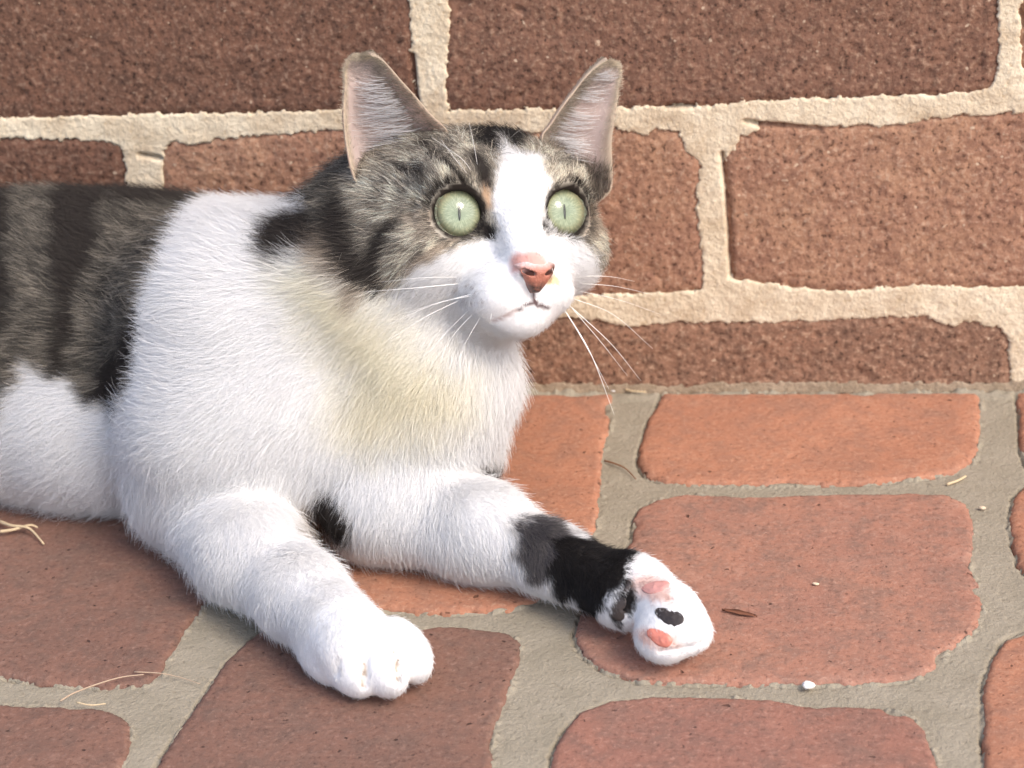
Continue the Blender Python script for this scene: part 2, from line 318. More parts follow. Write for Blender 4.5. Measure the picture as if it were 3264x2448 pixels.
FLOW = [
    [60.9,-135.7,124.6,0.01,0.43,0.9,2,0.2],
    [56.2,-118.0,138.9,0.01,0.43,0.9,4,0.2],
    [49.4,-89.2,146.6,-0.09,0.42,0.9,6,0.25],
    [28.8,-121.7,146.1,-0.5,0.31,0.81,5.5,0.25],
    [13.7,-116.3,139.2,-0.79,0.15,0.6,6,0.3],
    [11.2,-126.5,128.9,-0.99,-0.14,0.07,7,0.3],
    [15.2,-135.5,118.2,-0.85,-0.34,-0.4,9,0.3],
    [19.5,-136.4,107.7,-0.7,-0.4,-0.59,9,0.3],
    [36.7,-133.7,117.1,-0.94,-0.27,-0.22,4,0.2],
    [46.1,-144.0,110.6,-0.84,-0.35,-0.42,3,0.2],
    [55.2,-143.0,111.8,-0.7,-0.4,-0.59,1.8,0.2],
    [61.1,-140.7,94.6,-0.01,-0.43,-0.9,3,0.2],
    [44.1,-138.9,94.0,-0.51,-0.44,-0.74,6,0.25],
    [74.0,-98.6,136.8,0.41,0.45,0.79,5,0.25],
    [81.7,-96.9,125.2,0.89,0.32,0.34,5,0.25],
    [81.5,-102.6,111.0,0.94,-0.01,-0.35,5,0.25],
    [76.3,-108.9,98.9,0.84,-0.11,-0.54,4,0.2],
    [71.1,-135.8,103.2,0.57,-0.27,-0.77,3,0.2],
    [30.7,-134.9,123.0,-0.92,-0.28,-0.26,4,0.2],
    [69.0,-140.0,113.9,0.76,-0.17,-0.63,1.8,0.2],
    [37.1,-123.1,142.1,-0.48,0.31,0.82,3,0.2],
    [72.6,-102.9,134.8,0.48,0.45,0.75,3,0.2],
    [48.2,-123.4,134.1,-0.31,0.37,0.88,2.5,0.2],
    [64.9,-111.2,130.9,0.22,0.45,0.86,2.5,0.2],
    [62.2,-143.0,118.7,0.01,0.43,0.9,1,0.1],
    [56.8,-142.9,99.3,-0.2,-0.45,-0.87,2.5,0.2],
    [-1.9,-122.0,127.4,-0.98,-0.18,-0.02,9,0.3],
    [0.7,-134.4,110.7,-0.79,-0.37,-0.48,10,0.3],
    [33.5,-132.8,80.2,-0.29,-0.46,-0.84,11,0.25],
    [44.9,-121.3,71.1,-0.01,-0.43,-0.9,11,0.25],
    [17.9,-139.8,83.6,-0.6,-0.43,-0.68,11,0.25],
    [3.6,-144.4,69.2,-0.48,-0.45,-0.75,11,0.25],
    [32.8,-140.1,57.4,-0.01,-0.43,-0.9,11,0.25],
    [47.2,-112.2,47.4,0.4,-0.34,-0.85,9,0.35],
    [39.2,-125.2,34.3,0.31,-0.37,-0.88,9,0.35],
    [-6.3,-134.0,110.6,-0.94,-0.27,-0.22,13,0.25],
    [-25.7,-119.9,119.7,-0.96,-0.04,0.26,12,0.3],
    [-15.0,-106.5,132.6,-0.88,0.07,0.47,9,0.3],
    [-51.0,-110.5,120.1,-0.85,0.1,0.52,12,0.35],
    [-64.1,-123.7,114.5,-0.9,0.05,0.43,12,0.35],
    [-67.3,-140.5,95.9,-0.98,-0.09,0.16,10,0.3],
    [-39.5,-139.9,95.3,-0.94,-0.27,-0.22,10,0.25],
    [-49.4,-157.0,66.1,-0.75,-0.39,-0.53,10,0.25],
    [-79.0,-148.9,71.7,-0.98,-0.09,0.17,10,0.35],
    [-138.8,-82.2,110.5,-0.9,0.05,0.43,7.5,0.3],
    [-106.3,-100.6,98.0,-0.9,0.05,0.43,7.5,0.3],
    [-135.1,-111.0,73.6,-0.98,-0.09,0.17,7.5,0.3],
    [-110.4,-115.8,65.7,-0.98,-0.18,-0.02,7.5,0.3],
    [-137.1,-122.5,39.0,-0.89,-0.32,-0.34,12,0.3],
    [-156.5,-107.6,3.8,-0.6,-0.43,-0.68,16,0.5],
    [-131.7,-111.1,3.7,-0.53,-0.44,-0.73,13,0.5],
    [-118.4,-118.8,10.2,-0.58,-0.43,-0.69,11,0.3],
    [-126.5,-59.5,115.3,-0.94,0.0,0.34,8,0.2],
    [-16.1,-140.8,86.2,-0.79,-0.37,-0.48,11,0.25],
    [-33.4,-156.4,56.3,-0.53,-0.44,-0.73,10,0.25],
    [-70.3,-161.3,33.9,-0.32,-0.46,-0.83,9,0.25],
    [-92.2,-144.9,4.3,-0.6,-0.43,-0.68,9,0.35],
    [-46.1,-192.8,19.2,-0.11,-0.45,-0.89,8,0.3],
    [-36.4,-183.7,33.1,0.4,-0.34,-0.85,6,0.2],
    [-14.2,-215.5,27.7,0.4,-0.34,-0.85,5,0.2],
    [5.3,-238.9,26.1,0.52,-0.3,-0.8,4,0.2],
    [14.7,-244.2,15.1,0.31,-0.37,-0.88,2,0.12],
    [7.8,-245.0,11.9,0.19,-0.4,-0.9,2,0.2],
    [-2.0,-239.4,12.5,0.09,-0.42,-0.9,2,0.2],
    [25.1,-239.9,16.2,0.52,-0.3,-0.8,2,0.2],
    [15.9,-239.3,21.0,0.4,-0.34,-0.85,2,0.1],
    [6.9,-241.8,20.7,0.31,-0.37,-0.88,2,0.1],
    [-33.7,-207.4,7.2,-0.21,-0.45,-0.87,6,0.3],
    [-3.8,-238.5,16.6,0.09,-0.42,-0.9,2.6,0.15],
    [26.6,-234.8,18.3,0.64,-0.24,-0.73,2.2,0.15],
    [-65.2,-179.4,8.9,-0.51,-0.44,-0.74,9,0.35],
    [7.7,-158.0,32.3,-0.11,-0.45,-0.89,8,0.25],
    [-16.5,-153.9,26.1,-0.32,-0.46,-0.83,9,0.35],
    [15.5,-162.0,15.2,0.09,-0.42,-0.9,9,0.3],
    [42.9,-163.2,31.6,0.64,-0.24,-0.73,5,0.2],
    [52.0,-174.4,18.8,0.4,-0.34,-0.85,6.5,0.3],
    [78.3,-183.4,24.4,0.7,-0.21,-0.69,4,0.2],
    [69.3,-184.2,9.6,0.31,-0.37,-0.88,5,0.25],
    [96.2,-201.5,24.2,0.84,-0.11,-0.54,3,0.2],
    [113.1,-219.1,20.6,0.7,-0.21,-0.69,1.8,0.25],
    [50.6,-145.4,101.8,-0.64,-0.42,-0.65,1.5,0.15],
    [56.0,-144.3,104.4,-0.39,-0.45,-0.8,1.3,0.15],
    [66.3,-138.2,102.5,0.49,-0.31,-0.82,1.3,0.15],
    [69.3,-136.4,99.5,0.7,-0.21,-0.69,1.5,0.15],
    [58.2,-142.5,97.3,-0.01,-0.43,-0.9,2,0.15],
    [120.9,-222.0,17.1,0.7,-0.21,-0.69,2,0.2],
    [107.9,-207.9,26.4,0.75,-0.18,-0.64,2,0.2],
    [101.8,-216.6,15.2,0.7,-0.21,-0.69,2.5,0.2],
    [86.5,-182.5,25.8,0.88,-0.07,-0.47,3.5,0.2],
    [31.4,-142.6,35.7,0.44,-0.33,-0.84,9,0.3],
]
HEAD_O = [42.3, -100.0, 119.09]
HEAD_AX = [[0.8581, 0.4783, -0.1871], [-0.0323, 0.4139, 0.9097], [0.5125, -0.7746, 0.3706]]
SIDE_X = [0.98813, 0.13612, -0.07126]
SIDE_Y = [0.00511, 0.43439, 0.90071]
EYES = [
    [[31.61,-118.42,127.75],[0.3682,-0.8281,0.4228]],
    [[65.25,-99.67,120.42],[0.6414,-0.6757,0.3632]],
]
EARS = [[[-31.21, 1.37, -21.96, 14.24, -18.0, 7.0], [-41.4, 6.86, -19.76, 21.1, -12.0, 10.0], [-49.34, 15.95, -14.19, 29.67, -7.0, 14.0], [-52.15, 27.1, -15.34, 33.96, -6.0, 13.0], [-53.51, 34.82, -21.69, 38.77, -4.0, 11.0], [-54.14, 42.02, -27.87, 44.94, -2.0, 8.0], [-54.02, 48.54, -34.22, 50.77, 0.0, 5.5], [-54.05, 53.86, -38.88, 55.57, 1.0, 4.0], [-53.15, 56.6, -41.31, 57.63, 1.5, 2.6], [-51.5, 58.32, -43.91, 58.66, 2.0, 1.6], [-49.46, 59.01, -45.95, 59.18, 2.0, 1.0]], [[36.78, 12.52, 48.81, 6.52, -10.0, 8.0], [29.62, 20.24, 52.74, 11.32, -6.0, 11.0], [22.71, 29.85, 52.68, 20.24, -4.0, 12.0], [26.0, 35.33, 52.27, 28.47, -3.0, 11.0], [30.0, 41.51, 52.76, 36.54, -1.0, 9.0], [34.78, 47.34, 53.83, 43.4, 0.0, 7.0], [38.78, 52.49, 54.14, 49.74, 2.0, 4.5], [42.61, 55.92, 54.26, 53.69, 2.6, 2.8], [45.04, 57.63, 53.73, 56.26, 3.0, 1.8], [47.43, 58.66, 52.42, 57.98, 3.5, 1.0]]]
PAW_AX = [[95.401, -192.654, 16.0], [0.732, -0.681, 0.026], [-0.393, -0.453, -0.8], [-0.557, -0.575, 0.599]]
PADS = [
    ["pink",[106.88,-206.65,26.34],[-0.399,-0.177,0.9],[0.87,-0.383,0.311],5.65,2.98],
    ["black",[112.18,-218.05,21.41],[-0.26,-0.644,0.72],[0.861,-0.492,-0.129],5.58,3.25],
    ["red",[109.2,-222.69,16.12],[-0.259,-0.78,0.569],[0.876,-0.438,-0.203],4.95,2.63],
    ["dark",[93.95,-205.4,15.81],[-0.4,-0.904,0.152],[0.836,-0.428,-0.343],3.17,4.92],
    ["dark",[97.27,-202.72,23.46],[-0.227,-0.712,0.665],[0.844,-0.484,-0.231],1.58,2.38],
]
WHISKERS = [
    [[35.64,-135.38,108.39],[18.88,-144.35,110.57],[0.76,-144.58,109.42],0.16],
    [[41.31,-141.55,107.17],[24.88,-141.74,102.49],[8.84,-147.19,97.32],0.16],
    [[35.69,-135.97,102.66],[22.57,-142.48,98.41],[9.55,-148.26,91.96],0.15],
    [[41.86,-142.16,106.67],[29.07,-141.38,103.94],[15.41,-144.68,100.57],0.14],
    [[39.34,-139.28,100.63],[30.44,-140.15,92.27],[22.57,-147.69,85.42],0.15],
    [[40.84,-140.01,99.65],[32.56,-141.11,91.0],[27.62,-146.36,83.64],0.16],
    [[43.01,-140.56,98.31],[36.78,-142.9,88.41],[32.97,-144.81,79.49],0.14],
    [[47.28,-143.45,100.36],[47.83,-150.27,100.49],[45.89,-145.01,95.41],0.1],
    [[34.86,-134.65,110.59],[24.58,-145.31,114.99],[8.57,-143.2,112.68],0.12],
    [[74.04,-110.42,100.15],[85.47,-106.13,98.1],[93.97,-97.69,92.53],0.12],
    [[73.14,-108.86,96.77],[87.11,-103.72,93.18],[100.31,-94.25,85.5],0.12],
    [[71.33,-128.21,94.39],[80.98,-137.88,81.8],[89.56,-147.6,61.56],0.24],
    [[71.99,-127.86,93.11],[79.79,-135.84,82.55],[87.3,-141.3,68.98],0.2],
    [[72.84,-127.74,96.27],[87.64,-131.86,82.9],[98.07,-132.48,68.08],0.16],
    [[73.86,-128.05,95.29],[84.5,-131.48,82.76],[93.05,-130.58,69.2],0.12],
    [[74.33,-126.86,98.44],[88.46,-125.14,91.12],[101.97,-121.74,75.85],0.12],
    [[71.72,-105.13,92.44],[87.12,-101.42,87.02],[103.14,-93.78,77.1],0.1],
    [[41.64,-116.01,145.35],[41.19,-117.38,153.94],[39.62,-114.82,161.58],0.1],
    [[39.99,-119.21,144.58],[37.16,-122.5,151.06],[26.64,-120.11,158.42],0.1],
    [[39.1,-120.56,143.64],[36.03,-125.07,150.93],[30.26,-120.75,157.49],0.08],
]
LITTER = [
    ["dry grass stem",[[-163.0,-122.8,2.0],[-156.1,-127.8,3.0],[-149.5,-129.7,3.5],[-145.7,-131.6,2.5],[-139.0,-138.7,1.0]]],
    ["dry grass blade",[[-159.9,-130.9,2.0],[-154.7,-130.2,2.5],[-150.6,-128.5,3.0],[-147.9,-127.3,3.0],[-145.4,-127.4,2.0]]],
    ["straw stem",[[-95.5,-244.6,1.0],[-91.9,-240.5,1.5],[-84.4,-235.1,2.0],[-77.2,-231.2,2.2],[-70.3,-229.2,2.0]]],
    ["straw wisp",[[-74.8,-226.1,1.0],[-65.5,-226.4,0.8],[-57.7,-227.6,0.0],[-49.7,-231.3,0.0]]],
    ["straw curl",[[-89.8,-244.5,0.5],[-84.3,-246.0,0.5],[-79.2,-245.0,0.5]]],
    ["twig",[[74.7,-64.4,-1.0],[79.6,-68.2,-0.5],[84.2,-72.5,-0.5],[88.9,-80.3,-1.0]]],
    ["wall straw",[[76.4,0.2,0.0],[80.9,-3.7,1.0],[87.0,-4.7,1.0]]],
    ["pale stick",[[210.8,-83.4,-1.5],[215.3,-80.9,-1.0],[218.4,-77.4,-1.0]]],
    ["white crumb",[[158.4,-226.3,0.0]]],
    ["wall crumb",[[72.9,-1.1,0.0]]],
    ["joint crumb",[[223.1,-103.0,-1.0]]],
    ["leaf scrap",[[127.8,-180.3,0.6],[134.4,-182.6,0.8],[140.2,-184.1,0.5]]],
    ["tile crumb",[[160.5,-161.8,0.3]]],
]
BRICKS = [
    [[-1.0,183.9],[-2.9,157.0],[-3.4,141.2],[-2.9,132.2],[-7.1,129.4],[-34.6,130.3],[-82.6,130.1],[-123.2,130.6],[-160.2,130.5],[-185.2,130.6],[-214,131],[-214,192]],
    [[15.5,183.3],[11.9,156.5],[9.9,140.8],[10.1,128.9],[35.7,128.2],[81.3,128.2],[108.4,128.4],[132.4,129.0],[156.0,129.9],[195.1,130.3],[226.1,130.8],[231.4,133.6],[232.6,140.2],[231.6,175.5]],
    [[240.4,175.2],[240.6,156.8],[242.5,132.3],[340,128],[468,128],[468,192],[280,192]],
    [[-186.9,121.4],[-155.7,120.5],[-137.2,119.8],[-133.2,116.6],[-132.5,107.8],[-134.0,93.0],[-138.0,64.9],[-140.4,47.3],[-132,36],[-340,42],[-340,119]],
    [[-115.6,110.5],[-113.5,116.1],[-110.1,119.8],[-102.7,117.3],[-97.2,117.0],[-90.2,119.3],[-83.0,119.5],[-64.3,120.9],[-47.5,121.9],[-4.0,120.8],[44.7,119.0],[78.8,119.7],[87.9,117.3],[92.6,116.0],[95.4,119.5],[105.0,116.9],[108.8,108.6],[113.1,105.2],[113.5,99.8],[111.5,83.7],[113.2,67.1],[113.0,46.6],[89.5,45.6],[68.7,45.1],[-11.2,43.5],[-124.3,40.8]],
    [[123.8,106.0],[124.2,77.9],[125.2,57.7],[126.2,51.1],[144.9,48.7],[165.4,45.1],[195.8,46.8],[224.5,46.8],[245.5,46.5],[356,45],[356,121],[242.9,122.1],[222.7,122.1],[206.7,120.5],[195.2,117.9],[175.5,118.4],[151.1,118.7],[139.9,121.1],[138.0,117.6],[130.4,114.4],[126.5,108.9]],
    [[-248.3,30.3],[-138.7,30.4],[-12.3,31.4],[55.5,34.8],[71.2,32.5],[81.7,30.6],[103.0,32.1],[134.3,31.8],[165.3,32.7],[205.1,33.8],[216.4,28.8],[221.3,31.7],[236.5,28.6],[240.5,20.7],[242.4,-13.5],[-100,-30]],
    [[254,34],[254,-30],[480,-30],[480,34]],
    [[-120,34],[-120,-30],[-352,-30],[-352,34]],
    [[-594,204],[-366,204],[-366,278],[-594,278]],
    [[-354,204],[-126,204],[-126,278],[-354,278]],
    [[-114,204],[114,204],[114,278],[-114,278]],
    [[126,204],[354,204],[354,278],[126,278]],
    [[366,204],[594,204],[594,278],[366,278]],
    [[-474,290],[-246,290],[-246,364],[-474,364]],
    [[-234,290],[-6,290],[-6,364],[-234,364]],
    [[6,290],[234,290],[234,364],[6,364]],
    [[246,290],[474,290],[474,364],[246,364]],
    [[486,290],[714,290],[714,364],[486,364]],
    [[-594,376],[-366,376],[-366,450],[-594,450]],
    [[-354,376],[-126,376],[-126,450],[-354,450]],
    [[-114,376],[114,376],[114,450],[-114,450]],
    [[126,376],[354,376],[354,450],[126,450]],
    [[366,376],[594,376],[594,450],[366,450]],
    [[-452,131],[-226,131],[-226,192],[-452,192]],
    [[-580,42],[-352,42],[-352,119],[-580,119]],
    [[368,45],[590,45],[590,121],[368,121]],
]
PAVERS = [
    [[94,-2],[90.4,-25.8],[88.3,-49.8],[88.2,-60.3],[89.5,-70.6],[93.0,-77.6],[100.9,-82.0],[123.5,-84.4],[151.3,-84.5],[178.8,-82.4],[201.8,-78.2],[214.8,-72.7],[221.7,-64.3],[224.8,-54.1],[226.7,-33.1],[229,-2]],
    [[91.3,-129.7],[90.4,-115.1],[92.2,-103.7],[98.1,-96.2],[109.9,-92.4],[123.9,-94.2],[142.3,-94.0],[169.7,-92.0],[196.8,-90.7],[210.3,-91.7],[216.9,-99.1],[219.5,-112.4],[218.1,-129.7],[215.7,-146.8],[218.1,-159.9],[218.6,-172.4],[216.5,-184.9],[213.8,-191.1],[204.5,-201.8],[200.2,-211.8],[195.3,-217.5],[184.4,-221.4],[161.1,-223.2],[137.6,-223.9],[113.9,-223.5],[101.8,-223.1],[89.2,-216.4],[80.5,-207.4],[76.5,-194.8],[78.7,-168.4],[86.4,-141.8]],
    [[76.9,-274.5],[77.6,-261.8],[79.4,-251.5],[83.9,-241.9],[93.4,-235.4],[106.6,-232.3],[122.3,-231.8],[145.7,-232.9],[161.1,-236.7],[168.8,-235.6],[184.0,-237.2],[191.4,-240.9],[195.5,-248.7],[197.3,-258.6],[198.9,-269.7],[196,-330],[180,-345],[90,-345],[74,-330]],
    [[244,-2],[243.2,-26.9],[241.3,-54.2],[243.4,-71.5],[262,-76],[380,-80],[395,-70],[395,-2]],
    [[244.0,-84.8],[240.0,-85.2],[235.8,-93.4],[232.2,-111.9],[232.4,-126.1],[233.5,-143.2],[236.0,-152.6],[256,-158],[380,-158],[396,-145],[396,-105],[380,-94],[262,-92]],
    [[234.6,-183.5],[231.4,-187.5],[224.8,-193.8],[219.9,-205.6],[215.9,-219.9],[214.4,-236.2],[213.5,-255.6],[212.9,-269.2],[212,-318],[225,-332],[360,-332],[374,-318],[374,-190],[360,-176]],
    [[72,-2],[74.0,-28.1],[73.5,-43.1],[73.2,-60.2],[75.0,-84.5],[76.5,-103.9],[76.6,-118.9],[71.8,-152.2],[65.1,-168.7],[52.1,-178.2],[39.9,-180.3],[23.4,-181.3],[8.1,-180.1],[-17.1,-180.0],[-35.3,-177.2],[-44,-150],[-50,-120],[-50,-2]],
    [[17.7,-191.4],[33.3,-191.0],[46.0,-192.9],[53.5,-195.1],[58.3,-200.4],[59.0,-211.5],[58.4,-224.1],[57.2,-237.6],[56.6,-252.8],[58.2,-270.6],[52,-330],[40,-345],[-40,-345],[-55,-325],[-51.8,-279.6],[-51.8,-270.5],[-49.6,-257.9],[-47.9,-243.0],[-46.2,-227.2],[-44.5,-215.6],[-40.9,-203.5],[-36.1,-194.8],[-24.9,-191.5]],
    [[-138.6,-225.3],[-124.3,-226.4],[-113.8,-229.3],[-97.5,-231.1],[-84.8,-231.8],[-69.8,-230.2],[-65.8,-223.2],[-65.5,-209.6],[-65.6,-196.2],[-63.3,-184.2],[-63.4,-164.6],[-64,-100],[-72,-84],[-190,-84],[-204,-98],[-204,-206]],
    [[-127.6,-244.5],[-117.6,-244.2],[-105.1,-244.3],[-90.0,-244.4],[-78.6,-247.0],[-71.4,-250.6],[-66.9,-255.6],[-64.5,-263.2],[-63.9,-268.9],[-63.8,-274.5],[-63.8,-280.1],[-74,-325],[-90,-340],[-200,-340],[-214,-320],[-210,-262],[-195,-246]],
    [[-66,-2],[-66,-60],[-80,-70],[-200,-70],[-212,-60],[-212,-2]],
    [[-228,-2],[-228,-60],[-240,-72],[-370,-72],[-384,-60],[-384,-2]],
    [[-222,-100],[-232,-88],[-370,-88],[-384,-100],[-384,-190],[-370,-204],[-236,-204],[-222,-190]],
    [[-232,-236],[-246,-222],[-384,-222],[-398,-236],[-398,-326],[-384,-340],[-250,-340],[-232,-326]],
    [[-377,-362],[-267,-358],[-255,-372],[-253,-450],[-265,-464],[-375,-464],[-389,-452],[-389,-376]],
    [[-217,-362],[-107,-358],[-95,-372],[-93,-450],[-105,-464],[-215,-464],[-229,-452],[-229,-376]],
    [[-62,-362],[48,-358],[60,-372],[62,-450],[50,-464],[-60,-464],[-74,-452],[-74,-376]],
    [[80,-362],[190,-358],[202,-372],[204,-450],[192,-464],[82,-464],[68,-452],[68,-376]],
    [[216,-362],[326,-358],[338,-372],[340,-450],[328,-464],[218,-464],[204,-452],[204,-376]],
    [[360,-362],[470,-358],[482,-372],[484,-450],[472,-464],[362,-464],[348,-452],[348,-376]],
]
CRACKS = [
    [[122.7,107.6],[123.8,93.9],[124.3,77.5],[124.9,60.8],[125.0,52.4]],
    [[132.4,121.3],[138.0,120.0],[149.2,118.9],[162.2,117.0]],
    [[100.7,128.3],[112.0,128.3]],
    [[-125.5,112.8],[-116.9,111.2]],
    [[-2.9,153.0],[-2.7,134.2],[-2.2,129.6]],
    [[240.9,164.2],[241.5,156.8]],
]

RNG = np.random.default_rng(11)

# ================================================================= object helpers
def link(o, parent=None):
    scene.collection.objects.link(o)
    if parent is not None: o.parent = parent
    return o
def mesh_obj(name, V, faces, mat, parent=None, smooth=True, origin=None):
    """one mesh object; V in mm, optional origin in mm"""
    V = np.asarray(V, float)
    if origin is None: origin = np.zeros(3)
    me = bpy.data.meshes.new(name)
    if isinstance(faces, np.ndarray) and faces.ndim == 2:
        nf, k = faces.shape
        me.vertices.add(len(V)); me.vertices.foreach_set('co', ((V-origin)/1000).ravel())
        me.loops.add(nf*k); me.loops.foreach_set('vertex_index', faces.astype(np.int32).ravel())
        me.polygons.add(nf); me.polygons.foreach_set('loop_start', np.arange(0, nf*k, k, dtype=np.int32))
        me.update(calc_edges=True)
    else:
        me.from_pydata(((V-origin)/1000).tolist(), [], [list(map(int, f)) for f in faces]); me.update()
    me.polygons.foreach_set('use_smooth', np.full(len(me.polygons), smooth))
    me.validate()
    if mat is not None: me.materials.append(mat)
    o = link(bpy.data.objects.new(name, me), parent)
    po = np.zeros(3)
    if parent is not None: po = np.array(parent.get('_o', [0, 0, 0]))
    o.location = Vector((np.asarray(origin)-po)/1000)
    return o
def empty(name, origin):
    o = link(bpy.data.objects.new(name, None)); o.empty_display_size = 0.02
    o.location = Vector(np.asarray(origin)/1000); o['_o'] = [float(a) for a in origin]
    return o
def tag(o, label, cat, group=None):
    o['label'] = label; o['category'] = cat
    if group: o['group'] = group
    return o
def tube(pts, r0, r1, n=6, sub=6):
    """tapered tube through points (Catmull-Rom), closed ends"""
    p = np.asarray(pts, float); q = np.vstack([2*p[0]-p[1], p, 2*p[-1]-p[-2]])
    C = []
    for i in range(len(p)-1):
        for t in np.linspace(0, 1, sub, endpoint=False):
            a, b, c, d = q[i:i+4]
            C.append(.5*(2*b+(c-a)*t+(2*a-5*b+4*c-d)*t*t+(3*b-a-3*c+d)*t**3))
    C.append(p[-1]); C = np.array(C); T = np.gradient(C, axis=0); T /= np.linalg.norm(T, axis=1)[:, None]
    ref = np.array([.3, .5, .81]); V = []; Fc = []
    for i, (c, t) in enumerate(zip(C, T)):
        a = np.cross(t, ref); a /= np.linalg.norm(a); b = np.cross(t, a); r = r0+(r1-r0)*i/(len(C)-1)
        for k in range(n):
            an = 2*math.pi*k/n; V.append(c+r*(math.cos(an)*a+math.sin(an)*b))
    for i in range(len(C)-1):
        for k in range(n):
            Fc.append((i*n+k, i*n+(k+1) % n, (i+1)*n+(k+1) % n, (i+1)*n+k))
    Fc.append(tuple(range(n))[::-1]); Fc.append(tuple((len(C)-1)*n+k for k in range(n)))
    return V, Fc

# ---- materials
class NT:
    def __init__(s, name):
        s.m = bpy.data.materials.new(name); s.m.use_nodes = True; s.t = s.m.node_tree; s.b = s.t.nodes['Principled BSDF']
        s.out = s.t.nodes['Material Output']
    def n(s, typ, ins=None, **kw):
        x = s.t.nodes.new('ShaderNode'+typ)
        for k, v in kw.items(): setattr(x, k, v)
        for k, v in (ins or {}).items():
            if hasattr(v, 'is_linked') or hasattr(v, 'links'): s.t.links.new(v, x.inputs[k])
            else: x.inputs[k].default_value = v
        return x
    def noise(s, vec, scale, detail=4, rough=.6, dist=0):
        return s.n('TexNoise', {'Vector': vec, 'Scale': scale, 'Detail': detail, 'Roughness': rough, 'Distortion': dist}).outputs['Fac']
    def ramp(s, fac, stops, interp='LINEAR'):
        r = s.n('ValToRGB', {'Fac': fac}); e = r.color_ramp.elements; r.color_ramp.interpolation = interp
        while len(e) < len(stops): e.new(.5)
        for el_, (p, c) in zip(e, stops):
            el_.position = p; el_.color = (c, c, c, 1) if np.isscalar(c) else tuple(c)+(1,)
        return r.outputs['Color']
    def mix(s, fac, a, b, mode='MIX'):
        x = s.n('Mix', data_type='RGBA', blend_type=mode)
        for i, v in ((0, fac), (6, a), (7, b)):
            if hasattr(v, 'links'): s.t.links.new(v, x.inputs[i])
            elif np.isscalar(v): x.inputs[i].default_value = v
            else: x.inputs[i].default_value = tuple(v)+(1,)
        return x.outputs[2]
    def bump(s, h, dist, strength=1.0, normal=None):
        d = {'Height': h, 'Distance': dist, 'Strength': strength}
        if normal is not None: d['Normal'] = normal
        return s.n('Bump', d).outputs['Normal']
    def set(s, **kw):
        for k, v in kw.items():
            k = k.replace('_', ' ')
            if hasattr(v, 'links'): s.t.links.new(v, s.b.inputs[k])
            else: s.b.inputs[k].default_value = tuple(v)+(1,) if isinstance(v, tuple) and len(v) == 3 else v
        return s.m
def pos(t): return t.n('NewGeometry').outputs['Position']

def brick_mat(name, base, dark, light, warm):
    t = NT(name); p = pos(t)
    big = t.noise(p, 22, 3)
    mid = t.noise(p, 160, 4, .65)
    fine = t.noise(p, 430, 3, .7)
    grain = t.n('TexVoronoi', {'Vector': p, 'Scale': 520}).outputs['Distance']
    c = t.mix(t.ramp(big, [(.38, 0.), (.66, 1.)]), base, warm)
    c = t.mix(t.ramp(mid, [(.45, 0.), (.68, .75)]), c, dark)
    c = t.mix(t.ramp(fine, [(.53, 0.), (.68, .7)]), c, light)
    c = t.mix(t.ramp(fine, [(.33, .9), (.44, 0.)]), c, tuple(x*.35 for x in dark))
    sp = t.noise(p, 330, 1, .5)
    c = t.mix(t.ramp(sp, [(.72, 0.), (.77, .8)]), c, (.55, .42, .30))
    h = t.n('Math', {0: fine, 1: mid}, operation='ADD').outputs[0]
    nrm = t.bump(h, .0008, .6)
    nrm = t.bump(grain, .0004, .5, nrm)
    return t.set(Base_Color=c, Roughness=.92, Normal=nrm, Specular_IOR_Level=.2)
BRICK_MATS = {
    'dark': brick_mat('brick_dark', (.152, .079, .053), (.082, .046, .034), (.31, .20, .14), (.172, .086, .057)),
    'red': brick_mat('brick_red', (.195, .102, .069), (.105, .058, .042), (.38, .25, .17), (.215, .112, .074)),
    'tan': brick_mat('brick_tan', (.31, .165, .108), (.19, .095, .066), (.50, .34, .235), (.37, .21, .130)),
    'brown': brick_mat('brick_brown', (.235, .132, .088), (.10, .058, .042), (.46, .31, .21), (.28, .152, .098)),
}
def mortar_mat(name, a, b, dark, spec):
    t = NT(name); p = pos(t)
    n1 = t.noise(p, 60, 4); n2 = t.noise(p, 420, 4, .7); n3 = t.noise(p, 900, 2, .6)
    c = t.mix(t.ramp(n1, [(.35, 0.), (.65, 1.)]), a, b)
    c = t.mix(t.ramp(n2, [(.28, .8), (.44, 0.)]), c, dark)
    c = t.mix(t.ramp(n3, [(.62, 0.), (.72, .6)]), c, spec)
    nrm = t.bump(t.n('Math', {0: n2, 1: n3}, operation='ADD').outputs[0], .0007, .7)
    return t.set(Base_Color=c, Roughness=.95, Normal=nrm, Specular_IOR_Level=.15)
MORTAR = mortar_mat('mortar_sand', (.53, .42, .29), (.73, .63, .47), (.42, .30, .18), (.78, .69, .54))
SMEAR = mortar_mat('mortar_smear', (.25, .19, .13), (.31, .24, .17), (.12, .085, .055), (.42, .34, .25))
GROUT = mortar_mat('grout_grey', (.262, .230, .172), (.305, .268, .205), (.175, .148, .108), (.38, .335, .265))
